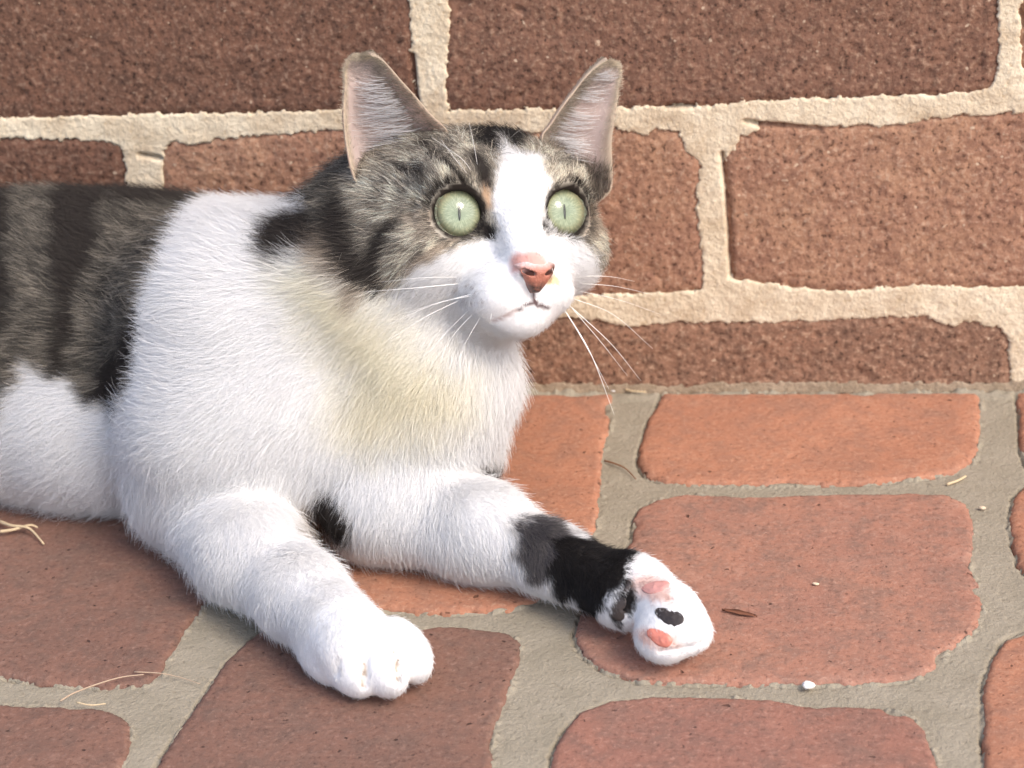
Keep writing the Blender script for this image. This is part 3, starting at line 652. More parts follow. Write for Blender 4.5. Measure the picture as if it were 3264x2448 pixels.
def paver_mat(name, base, warm, grey, light):
    t = NT(name); p = pos(t)
    big = t.noise(p, 18, 4, .6); mid = t.noise(p, 110, 5, .7); fine = t.noise(p, 480, 3, .75)
    pit = t.noise(p, 300, 1, .5)
    c = t.mix(t.ramp(big, [(.36, 0.), (.62, 1.)]), base, warm)
    stain = t.noise(p, 42, 5, .7, .6)
    c = t.mix(t.ramp(stain, [(.50, 0.), (.70, .6)]), c, tuple(.55*a_+.45*b_ for a_, b_ in zip(grey, (.16, .125, .10))))
    c = t.mix(t.ramp(stain, [(.30, .45), (.44, 0.)]), c, light)
    c = t.mix(t.ramp(mid, [(.46, 0.), (.66, .75)]), c, grey)
    c = t.mix(t.ramp(fine, [(.54, 0.), (.70, .65)]), c, light)
    c = t.mix(t.ramp(fine, [(.32, .75), (.44, 0.)]), c, tuple(x*.5 for x in base))
    c = t.mix(t.ramp(pit, [(.22, .85), (.28, 0.)]), c, tuple(x*.3 for x in base))
    nrm = t.bump(t.n('Math', {0: fine, 1: mid}, operation='ADD').outputs[0], .0006, .7)
    nrm = t.bump(t.ramp(pit, [(.22, 0.), (.29, 1.)]), .0008, .7, nrm)
    return t.set(Base_Color=c, Roughness=.85, Normal=nrm, Specular_IOR_Level=.25)
PAVER_MATS = {
    'orange': paver_mat('paver_orange', (.36, .162, .098), (.40, .185, .112), (.28, .145, .10), (.48, .28, .185)),
    'pinkish': paver_mat('paver_pink', (.30, .148, .106), (.345, .168, .114), (.205, .128, .10), (.42, .25, .185)),
    'red': paver_mat('paver_red', (.26, .125, .092), (.30, .142, .10), (.185, .108, .085), (.39, .22, .165)),
    'dull_shaded': paver_mat('paver_dull_shaded', (.178, .096, .071), (.205, .108, .078), (.135, .084, .066), (.28, .17, .13)),
}

# ================================================================= brick wall
wall = empty('brick_wall', (0, 0, 0))
tag(wall, 'weathered red brown brick wall with thick sandy mortar behind the cat', 'wall')
def grid(x0, x1, y0, y1, st):
    xs = np.arange(x0, x1+st*.5, st); ys = np.arange(y0, y1+st*.5, st)
    return np.meshgrid(xs, ys, indexing='ij')
def grid_faces(nx, ny, keep=None, flip=False):
    i, j = np.meshgrid(np.arange(nx-1), np.arange(ny-1), indexing='ij'); a = (i*ny+j).ravel()
    q = np.stack([a, a+ny, a+ny+1, a+1], 1)
    if keep is not None: q = q[keep[q].all(1)]
    return q[:, ::-1] if flip else q
def compact(V, Q):
    u, inv = np.unique(Q, return_inverse=True)
    return V[u], inv.reshape(Q.shape)
def skirt(V, Q, off):
    """close a height-field patch: walls from its rim to an offset back plane, and the back"""
    e = np.concatenate([Q[:, [i, (i+1) % 4]] for i in range(4)]); key = np.sort(e, 1)
    _, idx, cnt = np.unique(key, axis=0, return_index=True, return_counts=True)
    rim = e[idx[cnt == 1]]
    n = len(V); B = V+off
    walls = np.stack([rim[:, 1], rim[:, 0], rim[:, 0]+n, rim[:, 1]+n], 1)
    V2 = np.vstack([V, B]); u = np.unique(np.concatenate([Q.ravel(), walls.ravel()]))
    return compact(V2, np.vstack([Q, walls]))
def brick_sd(x, z, poly, i):
    return poly_sd(x, z, poly)
BK = ['dark', 'red', 'tan', 'dark', 'tan', 'tan', 'brown', 'tan', 'dark']
for i, poly in enumerate(BRICKS):
    p = np.array(poly); near = i < 9
    st = .9 if near else 6
    x, z = grid(p[:, 0].min()-2.5, p[:, 0].max()+2.5, p[:, 1].min()-2.5, p[:, 1].max()+2.5, st)
    s = poly_sd(x, z, p)
    h = -.6*smooth01(-3.5, 0, s)-1.4*smooth01(-1, 2.2, s)
    if near:
        h = h-.8*smooth01(.66, .88, noise2(x, z, 3.2, i+130))-.6*smooth01(.62, .85, noise2(x, z, 9, i+160))+.45*noise2(x, z, 14, i)+.25*noise2(x, z, 4.2, i+50)+.35*noise2(x, z, 1.7, i+90)
        for c in CRACKS:
            dl = line_d(x, z, c); h = h-2.6*np.exp(-(dl/.9)**2)
    V = np.stack([x, -h-.2, z], -1).reshape(-1, 3)
    keep = (s < 2.2).ravel()
    Q = grid_faces(*x.shape, keep)
    V, Q = skirt(V, Q, np.array([0, 38., 0]))
    mk = BK[i] if near else ['red', 'dark', 'tan', 'brown'][i % 4]
    mesh_obj('brick', V, Q, BRICK_MATS[mk], wall, origin=np.array([p[:, 0].mean(), 0, p[:, 1].mean()]))
# mortar: a sheet with real relief that laps over the brick edges
def mortar_sheet(x, z, fine):
    s = np.full(x.shape, 1e9)
    for poly in BRICKS:
        p = np.array(poly); m = (x > p[:, 0].min()-25) & (x < p[:, 0].max()+25) & (z > p[:, 1].min()-25) & (z < p[:, 1].max()+25)
        if m.any(): s[m] = np.minimum(s[m], poly_sd(x[m], z[m], p))
    if fine:
        s = s+.95*noise2(x, z, 1.1, 5)+.9*noise2(x, z, 2.6, 6)+.7*noise2(x, z, 8, 7)
    h = 0.30*smooth01(-1.0, .6, s)-7*(1-smooth01(-1.6, -.2, s))
    if fine:
        h = h+.16*noise2(x, z, 2.0, 8)+.26*noise2(x, z, .9, 9)+.30*noise2(x, z, 9, 10)
        for c in CRACKS:
            dl = line_d(x, z, c)+.3*noise2(x, z, 3, 12); h = h-4.5*np.exp(-(dl/.8)**2)
    return np.stack([x, -h, z], -1).reshape(-1, 3)
xs = np.concatenate([np.arange(-600, -200, 5), np.arange(-200, 262, .7), np.arange(262, 620, 5)])
zs = np.concatenate([np.arange(-30, -4, 4), np.arange(-4, 192, .7), np.arange(192, 460, 5)])
x, z = np.meshgrid(xs, zs, indexing='ij')
mesh_obj('mortar', mortar_sheet(x, z, True), grid_faces(*x.shape), MORTAR, wall)
# grey mortar smeared along the foot of the wall
xs = np.arange(-200, 262, .7); zs = np.arange(-4, 11, .6)
x, z = np.meshgrid(xs, zs, indexing='ij')
top = 3.4+1.2*noise2(x, x*0, 22, 61)+1.1*noise2(x, z, 4, 62)+.8*noise2(x, z, 1.4, 63)
h = .9-3.2*smooth01(-.8, .9, z-top)+.28*noise2(x, z, 1.3, 64)+.3*noise2(x, z, 5, 65)+.9*(1-smooth01(-1, 3, z))
V = np.stack([x, -h, z], -1).reshape(-1, 3)
V, Q = skirt(V, grid_faces(*x.shape, (z-top < 1.2).ravel()), np.array([0, 5., 0]))
mesh_obj('mortar_smear', V, Q, SMEAR, wall)
mesh_obj('masonry_core', [(-620, 40, -30), (620, 40, -30), (620, 140, -30), (-620, 140, -30), (-620, 40, 462), (620, 40, 462), (620, 140, 462), (-620, 140, 462),
          (-620, 8, 462), (620, 8, 462)],
         [(0, 1, 5, 4), (1, 2, 6, 5), (2, 3, 7, 6), (3, 0, 4, 7), (4, 5, 9, 8), (4, 7, 6, 5)], MORTAR, wall, smooth=False)

# ================================================================= paved ground
ground = mesh_obj('ground', [(-60000, -60000, -12), (60000, -60000, -12), (60000, 60000, -12), (-60000, 60000, -12)], [(0, 1, 2, 3)], GROUT)
ground['kind'] = 'structure'
pavement = empty('pavement', (0, 0, 0)); pavement['kind'] = 'structure'
PK = ['orange', 'pinkish', 'red', 'orange', 'orange', 'orange', 'orange', 'dull_shaded', 'dull_shaded', 'dull_shaded', 'dull_shaded', 'dull_shaded', 'dull_shaded', 'dull_shaded']  # left-hand pavers take a darker colour that paints in the shade there
for i, poly in enumerate(PAVERS):
    p = np.array(poly); near = i < 11
    st = .8 if near else 4
    x, y = grid(p[:, 0].min()-5, p[:, 0].max()+5, p[:, 1].min()-5, min(p[:, 1].max()+5, -.5), st)
    s = poly_sd(x, y, p)
    if near: s = s+.4*noise2(x, y, 1.6, i)+.8*noise2(x, y, 9, i+7)+2.4*smooth01(.40, .85, noise2(x, y, 13, i+170))
    h = -.35*smooth01(-9, 0, s)-.9*smooth01(-2.2, .1, s)-5*smooth01(-.2, 1.2, s)
    if near: h = h-.35*smooth01(.72, .88, noise2(x, y, 2.6, i+190))+.25*noise2(x, y, 25, i+20)+.12*noise2(x, y, 3, i+30)
    V = np.stack([x, y, h], -1).reshape(-1, 3)
    Q = grid_faces(*x.shape, (s < 2.6).ravel())
    V, Q = skirt(V, Q, np.array([0, 0, -7.]))
    mk = PK[i] if near else ['red', 'dull_shaded', 'pinkish', 'orange'][i % 4]
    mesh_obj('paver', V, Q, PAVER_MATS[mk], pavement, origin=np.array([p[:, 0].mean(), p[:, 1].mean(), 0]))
xs = np.concatenate([np.arange(-420, -200, 4), np.arange(-200, 262, .55), np.arange(262, 520, 4)])
ys = np.concatenate([np.arange(-480, -300, 4), np.arange(-300, -1, .55), np.array([-.5, 6.])])
x, y = np.meshgrid(xs, ys, indexing='ij')
s = np.full(x.shape, 1e9)
for poly in PAVERS:
    p = np.array(poly); m = (x > p[:, 0].min()-30) & (x < p[:, 0].max()+30) & (y > p[:, 1].min()-30) & (y < p[:, 1].max()+30)
    if m.any(): s[m] = np.minimum(s[m], poly_sd(x[m], y[m], p))
h = -1.9+.12*noise2(x, y, 1.6, 31)+.30*noise2(x, y, 14, 32)
gx, gy = np.gradient(s, axis=0), np.gradient(s, axis=1); gl = np.hypot(gx, gy)+1e-9; ux, uy = gx/gl, gy/gl   # away from the nearest paver
open_ = np.clip(.15+.9*(-ux)+.35*np.clip(-uy, 0, 1)+.9*noise2(x, y, 16, 35), 0, 1)                          # joints gape most on the left flanks
h = h-3.0*open_*np.exp(-((s-.8+.45*noise2(x, y, 1.4, 41)+.5*noise2(x, y, 5, 42))/.55)**2)*(.55+.6*noise2(x, y, 3, 43))
sm_ = np.clip(noise2(x, y, 1.5, 33)*.7+noise2(x, y, 6, 34)*.8+.25*np.clip(-uy, 0, 1), 0, 1)*(1-.7*open_)     # mortar smeared in teeth on the edges
h = h+2.3*sm_*np.exp(-((s-.2)/1.1)**2)
h = h+2.4*smooth01(-9, -2, y)*(.6+.5*noise2(x, y, 4, 36))
h = np.where(s < -3, -6, h)
mesh_obj('grout', np.stack([x, y, h], -1).reshape(-1, 3), grid_faces(*x.shape), GROUT, pavement)

# ================================================================= the cat
SOLID = CAT_SOLID
NOSE_TRI = np.array([(-7.6, -18.9), (-4, -16.6), (4, -16.6), (7.6, -18.9), (5.0, -24), (1.2, -28.8), (-1.2, -28.8), (-5.0, -24)])
fcat = lambda P: cat_field(P, SOLID)
HO = np.array(HEAD_O); HA = np.array(HEAD_AX)
SX, SY = np.array(SIDE_X), np.array(SIDE_Y)
PAL = {'white': (.91, .905, .90), 'cream': (.90, .84, .66), 'grey': (.155, .143, .122), 'greyh': (.42, .38, .31), 'dark': (.040, .031, .026), 'black': (.016, .013, .012),
       'ash': (.115, .105, .112), 'tan': (.42, .33, .25), 'orange': (.55, .36, .22), 'pink': (.66, .36, .31), 'lip': (.13, .085, .085), 'blush': (.72, .50, .43), 'crease': (.44, .35, .27), 'fleck': (.74, .58, .36), 'dots': (.50, .46, .44), 'lipsoft': (.52, .42, .40)}
def coat(P, N):
    """colour of the coat at points P (n,3) with normals N, and a 0..1 ticking amount"""
    u, v = P@SX, P@SY
    col = np.repeat(np.array([PAL['white']]), len(P), 0); tick = np.zeros(len(P))
    nA = noise3(P, 2.2, 71); nB = noise3(P, 5.5, 72)
    loc = (P-HO)@HA.T
    isHead = (loc[:, 1] > -46) & (np.abs(loc[:, 0]) < 60) & (loc[:, 2] > -52) & (loc[:, 2] < 60)
    for kind, on_head, soft, noi, poly in COAT:
        p = np.array(poly)
        m = (u > p[:, 0].min()-soft*2-8) & (u < p[:, 0].max()+soft*2+8) & (v > p[:, 1].min()-soft*2-8) & (v < p[:, 1].max()+soft*2+8)
        if on_head: m &= isHead
        if not m.any(): continue
        d = poly_sd(u[m], v[m], p)+noi*(.6*nA[m]+.7*nB[m])
        w = 1-smooth01(-soft, soft, d)
        c = np.array(PAL[kind])
        col[m] = col[m]*(1-w[:, None])+c*w[:, None]
        tk = {'grey': 1, 'greyh': 1, 'dark': .15, 'black': .12, 'ash': .3, 'tan': .5}.get(kind, 0)
        tick[m] = tick[m]*(1-w)+tk*w
    # back of the skull and nape are tabby
    b = isHead & (loc[:, 2] < -8) & (loc[:, 1] > -22)
    w = smooth01(-8, -18, loc[:, 2])*b
    col = col*(1-w[:, None])+np.array(PAL['grey'])*w[:, None]; tick = tick*(1-w)+w
    w = (isHead & (loc[:, 2] > 33))*(1-smooth01(2.2, 3.0, np.hypot(np.abs(loc[:, 0])-3.6, (loc[:, 1]+22)*1.1)))
    col = col*(1-w[:, None])+np.array([.07, .03, .025])*w[:, None]
    for c, n in EYES:
        c, n = np.array(c), np.array(n); q = P-c; hgt = q@n; r = np.sqrt(np.maximum((q*q).sum(1)-hgt*hgt, 0))
        w = (1-smooth01(9.8, 11.3, r+.6*nA+.5*((q@HA[1])*-1+6)/11*.9))*(hgt > 0)
        col = col*(1-w[:, None])+np.array([.02, .015, .012])*w[:, None]; tick = tick*(1-w)
    return col, tick
CV, CQ = surface_nets(fcat, [-420, -260, -3], [165, -.5, 200], 1.5)
CN = grad(CV, fcat)
ccol, _ = coat(CV, CN)
t = NT('cat_skin')
at = t.n('Attribute', attribute_name='coat')
t.set(Base_Color=at.outputs['Color'], Roughness=.8, Specular_IOR_Level=.15)
cat = mesh_obj('cat', CV, CQ, t.m)
ca = cat.data.attributes.new('coat', 'FLOAT_COLOR', 'POINT')
ca.data.foreach_set('color', np.hstack([ccol*.9, np.ones((len(ccol), 1))]).astype(np.float32).ravel())
tag(cat, 'white and grey tabby cat with green eyes lying on the pavers against the wall', 'cat')

# ---- fur strands
FL = np.array(FLOW)
def flow(P):
    out = np.zeros((len(P), 5))
    for i in range(0, len(P), 40000):
        d2 = ((P[i:i+40000, None]-FL[None, :, :3])**2).sum(-1)
        w = 1/(d2+30)**2; w /= w.sum(1)[:, None]
        out[i:i+40000] = w@FL[:, 3:]
    return out
def fur_material(name, attr='fur_col'):
    t = NT(name)
    c = t.n('Attribute', attribute_name=attr).outputs['Color']
    sn = t.n('Attribute', attribute_name='surf_n').outputs['Vector']
    geo = t.n('NewGeometry').outputs['Normal']
    nm = t.n('VectorMath', {0: sn}, operation='SCALE'); nm.inputs['Scale'].default_value = 1.5
    ad = t.n('VectorMath', {0: nm.outputs[0], 1: geo}, operation='ADD')
    no = t.n('VectorMath', {0: ad.outputs[0]}, operation='NORMALIZE').outputs[0]
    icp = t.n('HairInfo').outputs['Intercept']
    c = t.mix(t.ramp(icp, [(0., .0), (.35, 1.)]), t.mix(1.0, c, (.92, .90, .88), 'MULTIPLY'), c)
    d = t.n('BsdfDiffuse', {'Color': c, 'Normal': no}).outputs[0]
    tr = t.n('BsdfTranslucent', {'Color': c, 'Normal': no}).outputs[0]
    m1 = t.n('MixShader', {0: .30, 1: d, 2: tr}).outputs[0]
    g = t.n('BsdfGlossy', {'Color': (.9, .9, .9, 1), 'Roughness': .45}).outputs[0]
    m2 = t.n('MixShader', {0: .025, 1: m1, 2: g}).outputs[0]
    t.t.links.new(m2, t.out.inputs['Surface'])
    return t.m
FUR = fur_material('cat_fur')
def make_curves(name, pts, rad, col, nrm, mat, parent):
    n, k, _ = pts.shape
    cu = bpy.data.hair_curves.new(name)
    cu.add_curves([k]*n)
    cu.attributes['position'].data.foreach_set('vector', (pts/1000).astype(np.float32).ravel())
    ra = cu.attributes.get('radius') or cu.attributes.new('radius', 'FLOAT', 'POINT')
    ra.data.foreach_set('value', (rad/1000).astype(np.float32).ravel())
    a = cu.attributes.new('fur_col', 'FLOAT_COLOR', 'CURVE')
    a.data.foreach_set('color', np.hstack([col, np.ones((n, 1))]).astype(np.float32).ravel())
    a = cu.attributes.new('surf_n', 'FLOAT_VECTOR', 'CURVE')
    a.data.foreach_set('vector', nrm.astype(np.float32).ravel())
    cu.materials.append(mat)
    return link(bpy.data.objects.new(name, cu), parent)
def sample_fur():
    a, b, c, d = CV[CQ[:, 0]], CV[CQ[:, 1]], CV[CQ[:, 2]], CV[CQ[:, 3]]
    area = .5*np.linalg.norm(np.cross(c-a, d-b), axis=1)
    cen = (a+b+c+d)/4; N = (CN[CQ[:, 0]]+CN[CQ[:, 1]]+CN[CQ[:, 2]]+CN[CQ[:, 3]])/4
    loc = (cen-HO)@HA.T
    dens = np.full(len(cen), 9.0)
    head = (loc[:, 1] > -48) & (loc[:, 2] > -40) & (np.abs(loc[:, 0]) < 58) & (cen[:, 2] > 72)
    dens[head] = 15
    dens[(cen[:, 1] < -150) & (cen[:, 2] < 50)] = 11      # fore legs and paws
    dens[(cen[:, 0] < -205)] = 2.5                          # rump, beyond the picture
    back = N@np.array([.15, -.89, .43]) < -.35
    dens[back] *= .3
    dens[cen[:, 2] < 1.2] = 0
    n = RNG.poisson(area*dens); idx = np.repeat(np.arange(len(cen)), n)
    r1, r2 = RNG.random(len(idx)), RNG.random(len(idx))
    P = (a[idx]*(1-r1)[:, None]+b[idx]*r1[:, None])*(1-r2)[:, None]+(d[idx]*(1-r1)[:, None]+c[idx]*r1[:, None])*r2[:, None]
    q = CQ[idx]
    Nn = (CN[q[:, 0]]*(1-r1)[:, None]+CN[q[:, 1]]*r1[:, None])*(1-r2)[:, None]+(CN[q[:, 3]]*(1-r1)[:, None]+CN[q[:, 2]]*r1[:, None])*r2[:, None]
    Nn /= np.linalg.norm(Nn, axis=1)[:, None]+1e-9
    return P, Nn
FP_, FN_ = sample_fur()
keep = np.ones(len(FP_), bool)
for c, n in EYES:                      # no hair on the eyes and lid rims
    c, n = np.array(c), np.array(n); q = FP_-c; hgt = q@n; r = np.sqrt(np.maximum((q*q).sum(1)-hgt*hgt, 0))
    keep &= ~((r < 9.6) & (hgt > -2) & (hgt < 20))
for kind, pc, pn, pt, pa, pb in PADS:  # nor on the pads
    pc, pn, pt = map(np.array, (pc, pn, pt)); q = FP_-pc; x_ = q@pt; y_ = q@np.cross(pn, pt)
    keep &= ~(((x_/pa)**2+(y_/pb)**2 < .60) & (np.abs(q@pn) < 6))
lc = (FP_-HO)@HA.T                     # nor on the nose leather
keep &= ~((poly_sd(lc[:, 0], lc[:, 1], NOSE_TRI) < .2) & (lc[:, 2] > 33) & (lc[:, 1] < -19.7))
for kind, on_head, soft, noi, poly in COAT:
    if kind in ('lip', 'lipsoft'): keep &= ~((poly_sd(FP_@SX, FP_@SY, np.array(poly)) < .25) & (lc[:, 2] > 15) & (lc[:, 1] < -20))
FP_, FN_ = FP_[keep], FN_[keep]
NS = len(FP_)
fl = flow(FP_)
col, tick = coat(FP_+FN_*.5, FN_)
fd = fl[:, :3]+.22*RNG.normal(size=(NS, 3))+.25*np.stack([noise3(FP_, 9, 1), noise3(FP_, 9, 2), noise3(FP_, 9, 3)], 1)
fd -= FN_*(fd*FN_).sum(1)[:, None]; fd /= np.linalg.norm(fd, axis=1)[:, None]+1e-9
ln = fl[:, 3]*(.65+.5*RNG.random(NS))*(1+.15*noise3(FP_, 12, 4))
lift = np.clip(fl[:, 4]+.10*RNG.normal(size=NS), .08, .9)
# clumps: neighbouring strands lean towards shared tips
cell = 2.6
cid = np.floor(FP_/cell+.35*np.stack([noise3(FP_, 3, 5), noise3(FP_, 3, 6), noise3(FP_, 3, 7)], 1)).astype(np.int64)
key = (cid[:, 0]*73856093) ^ (cid[:, 1]*19349663) ^ (cid[:, 2]*83492791)
_, inv = np.unique(key, return_inverse=True)
cnt = np.bincount(inv)
cen = np.stack([np.bincount(inv, FP_[:, i])/cnt for i in range(3)], 1)[inv]
K = 5
T = np.linspace(0, 1, K)
pts = np.zeros((NS, K, 3))
guard = RNG.random(NS) < .05
lift = np.where(guard, lift+.35, lift); ln = np.where(guard, ln*1.25, ln)
cl = np.where(guard, .02, np.clip(ln/14, 0, 1)*.28)
d0 = fd*np.cos(lift*1.3)[:, None]+FN_*np.sin(lift*1.3)[:, None]
d1 = fd*np.cos(lift*.35)[:, None]+FN_*np.sin(lift*.35)[:, None]
for k, tt in enumerate(T):
    pts[:, k] = FP_-FN_*.4+ln[:, None]*(d0*(tt-.5*tt*tt)+d1*(.5*tt*tt))+(cen-FP_)*(cl*tt)[:, None]
    pts[:, k] += RNG.normal(size=(NS, 3))*(ln*.018*tt)[:, None]
pts[:, :, 2] = np.maximum(pts[:, :, 2], .35)
pts[:, :, 1] = np.minimum(pts[:, :, 1], -1.0)
rad0 = np.where(ln < 5, .046, .050)*(.75+.5*RNG.random(NS))
rad = rad0[:, None]*np.array([1, 1, .9, .7, .28])[None]
# ticking: tabby hairs vary from dark to pale, in small tufts
tn = np.clip(.5+.55*noise3(FP_, 1.2, 8)+.32*noise3(FP_, 4.0, 9)+.30*RNG.normal(size=NS), 0, 1)
lo_, hi_ = np.array([.030, .025, .021]), np.array([.62, .54, .43])
ag = lo_+(hi_-lo_)*(tn**2.2)[:, None]
ta = np.clip(tick, 0, 1)[:, None]
mean_ag = .175
col = col*(1-.8*ta)+(.8*ta)*ag*(col.mean(1)/mean_ag)[:, None].clip(0, 2.1)
col *= (.94+.12*RNG.random(NS))[:, None]
col = np.clip(col, 0, .93)
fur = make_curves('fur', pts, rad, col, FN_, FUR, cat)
fur['kind'] = 'stuff'
print('fur strands', NS)

# ---- eyes: ball > iris, pupil, cornea
def iris_mat():
    t = NT('iris_green')
    g = t.n('TexCoord').outputs['Object']
    sep = t.n('SeparateXYZ', {0: g})
    r = t.n('VectorMath', {0: g, 1: (1, 1, 0)}, operation='MULTIPLY').outputs[0]
    rr = t.n('VectorMath', {0: r}, operation='LENGTH').outputs['Value']
    f = t.n('MapRange', {0: rr, 1: 0.0, 2: .0090}).outputs[0]
    ang = t.n('Math', {0: sep.outputs[1], 1: sep.outputs[0]}, operation='ARCTAN2').outputs[0]
    cv = t.n('CombineXYZ', {0: ang, 1: t.n('Math', {0: rr, 1: 60.}, operation='MULTIPLY').outputs[0], 2: 0.}).outputs[0]
    fib = t.noise(cv, 9, 3, .6)
    c = t.ramp(f, [(0.0, (.12, .15, .09)), (.14, (.19, .24, .16)), (.30, (.26, .315, .215)), (.55, (.32, .365, .26)), (.74, (.29, .30, .18)), (.88, (.20, .165, .09)), (.97, (.03, .022, .015))])
    c = t.mix(t.ramp(fib, [(.36, .65), (.60, 0.)]), c, (.15, .19, .12)); c = t.mix(t.ramp(fib, [(.55, 0.), (.75, .4)]), c, (.42, .46, .32))
    return t.set(Base_Color=c, Roughness=.5, Specular_IOR_Level=.2)
def plain(name, c, rough=.5, spec=.5):
    return NT(name).set(Base_Color=c, Roughness=rough, Specular_IOR_Level=spec)
IRIS = iris_mat(); PUPIL = plain('pupil_black', (.028, .036, .028), .3); BALL = plain('eye_dark', (.02, .014, .011), .35)
t = NT('cornea_clear')
fr = t.n('Fresnel', {'IOR': 1.36}).outputs[0]
gl = t.n('BsdfGlossy', {'Roughness': .03, 'Color': (1, 1, 1, 1)}).outputs[0]
tp = t.n('BsdfTransparent').outputs[0]
t.t.links.new(t.n('MixShader', {0: fr, 1: tp, 2: gl}).outputs[0], t.out.inputs['Surface'])
CORNEA = t.m
def dome(r, a, bulge=0, nr=12, ns=40):
    """spherical cap of radius r and half angle a (local +z forward)"""
    V = [(0, 0, r)]; Fc = []
    for i in range(1, nr+1):
        th = a*i/nr
        for k in range(ns):
            ph = 2*math.pi*k/ns; V.append((r*math.sin(th)*math.cos(ph), r*math.sin(th)*math.sin(ph), r*math.cos(th)))
    for k in range(ns): Fc.append((0, 1+k, 1+(k+1) % ns))
    for i in range(nr-1):
        for k in range(ns): Fc.append((1+i*ns+k, 1+(i+1)*ns+k, 1+(i+1)*ns+(k+1) % ns, 1+i*ns+(k+1) % ns))
    return np.array(V), Fc
GAZE = HA[2]*.93+HA[0]*.10+HA[1]*.12
for c, n in EYES:
    c, n = np.array(c), np.array(n)
    zf = n*.72+GAZE*.28; zf /= np.linalg.norm(zf); xf = np.cross(HA[1], zf); xf /= np.linalg.norm(xf); yf = np.cross(zf, xf)
    M = Matrix(((xf[0], yf[0], zf[0], c[0]/1000), (xf[1], yf[1], zf[1], c[1]/1000), (xf[2], yf[2], zf[2], c[2]/1000), (0, 0, 0, 1)))
    V, Fc = dome(11.6, math.pi*.98, nr=20)
    V[:, 2] = np.minimum(V[:, 2], 7.6)
    eye = mesh_obj('eye', V, Fc, BALL, cat); eye.matrix_local = M
    V, Fc = dome(11.9, .90)
    rr_ = np.hypot(V[:, 0], V[:, 1]); V[:, 2] = 8.25-.10*rr_+.017*rr_*rr_
    ir = mesh_obj('iris', V, Fc, IRIS, eye)
    w_, hh = .42, 2.8
    P2 = [(w_*math.sin(a_)*abs(math.sin(a_))**.3, hh*math.cos(a_)) for a_ in np.linspace(0, 2*math.pi, 24, endpoint=False)]
    pv = [(x_, y_, 8.5) for x_, y_ in P2]+[(x_, y_, 8.0) for x_, y_ in P2]
    mesh_obj('pupil', pv, [tuple(range(24))[::-1]]+[(k, (k+1) % 24, 24+(k+1) % 24, 24+k) for k in range(24)], PUPIL, eye)
    V, Fc = dome(14.5, .69, nr=16); V[:, 2] -= 14.5-11.3
    mesh_obj('cornea', V, Fc, CORNEA, eye)

# ---- nose leather with nostrils
def head_pt(X, Y, Z): return HO+X*HA[0]+Y*HA[1]+Z*HA[2]
def nose_field(P):
    q = (P-HO)@HA.T; X, Y, Z = q[:, 0], q[:, 1], q[:, 2]
    tri = poly_sd(X, Y, NOSE_TRI)
    front = Z-(45.2-.045*X*X-.5*np.maximum(-Y-22, 0)-.38*np.maximum(Y+21, 0)**1.3)
    d = np.maximum(tri*.9, front); d = -np.log(np.exp(-np.clip(tri*.9, -20, 20)*1.2)**-1+np.exp(np.clip(front, -20, 20)*1.2))*-1/1.2
    d = np.maximum(d, 34-Z)
    for s_ in (-1, 1):
        a = np.array([s_*2.6, -22.6, 44.5]); b = np.array([s_*5.4, -21.0, 42.5])
        ba = b-a; tt = np.clip(((q-a)@ba)/(ba@ba), 0, 1); dn = np.linalg.norm(q-a-tt[:, None]*ba, axis=1)-1.0
        d = np.maximum(d, -dn)
    g = np.hypot(X, (Z-45.5)*1.0)-.45
    return np.where(Y < -22.5, np.maximum(d, -g), d)
lo = np.array([head_pt(sx*8, sy, sz) for sx in (-1, 1) for sy in (-30, -16) for sz in (33, 47)])
NV, NQ = surface_nets(nose_field, lo.min(0)-1, lo.max(0)+1, .4)
t = NT('nose_pink'); p = pos(t)
hx_ = t.n('Attribute', attribute_name='nose_col').outputs['Color']
nn = t.noise(p, 900, 2)
t.set(Base_Color=t.mix(t.ramp(nn, [(.4, 0.), (.6, .3)]), hx_, (.5, .2, .14)), Roughness=.5, Normal=t.bump(nn, .0005, .8))
nose = mesh_obj('nose', NV, NQ, t.m, cat)
q = (NV-HO)@HA.T
w1 = smooth01(-24.0, -27.5, q[:, 1]+.5*noise3(NV, 1.5, 3)); w2 = smooth01(3.6, 5.0, q[:, 0]+.4*noise3(NV, 1.2, 4))*smooth01(-18, -20, q[:, 1])
w3 = smooth01(-21.5, -18.0, q[:, 1])
nc = np.array([.37, .135, .090])*(1-w3[:, None])+np.array([.74, .56, .53])*w3[:, None]
w = np.maximum(w1, w2*.85)[:, None]; nc = nc*(1-w)+np.array([.05, .035, .03])*w
ins = np.zeros(len(NV))
for s_ in (-1, 1):
    dn = np.hypot(q[:, 0]-s_*4.0, (q[:, 1]+21.9)*1.4); ins = np.maximum(ins, (1-smooth01(.9, 1.9, dn)))
nc = nc*(1-.75*ins[:, None])
na = nose.data.attributes.new('nose_col', 'FLOAT_COLOR', 'POINT')
na.data.foreach_set('color', np.hstack([nc, np.ones((len(nc), 1))]).astype(np.float32).ravel())

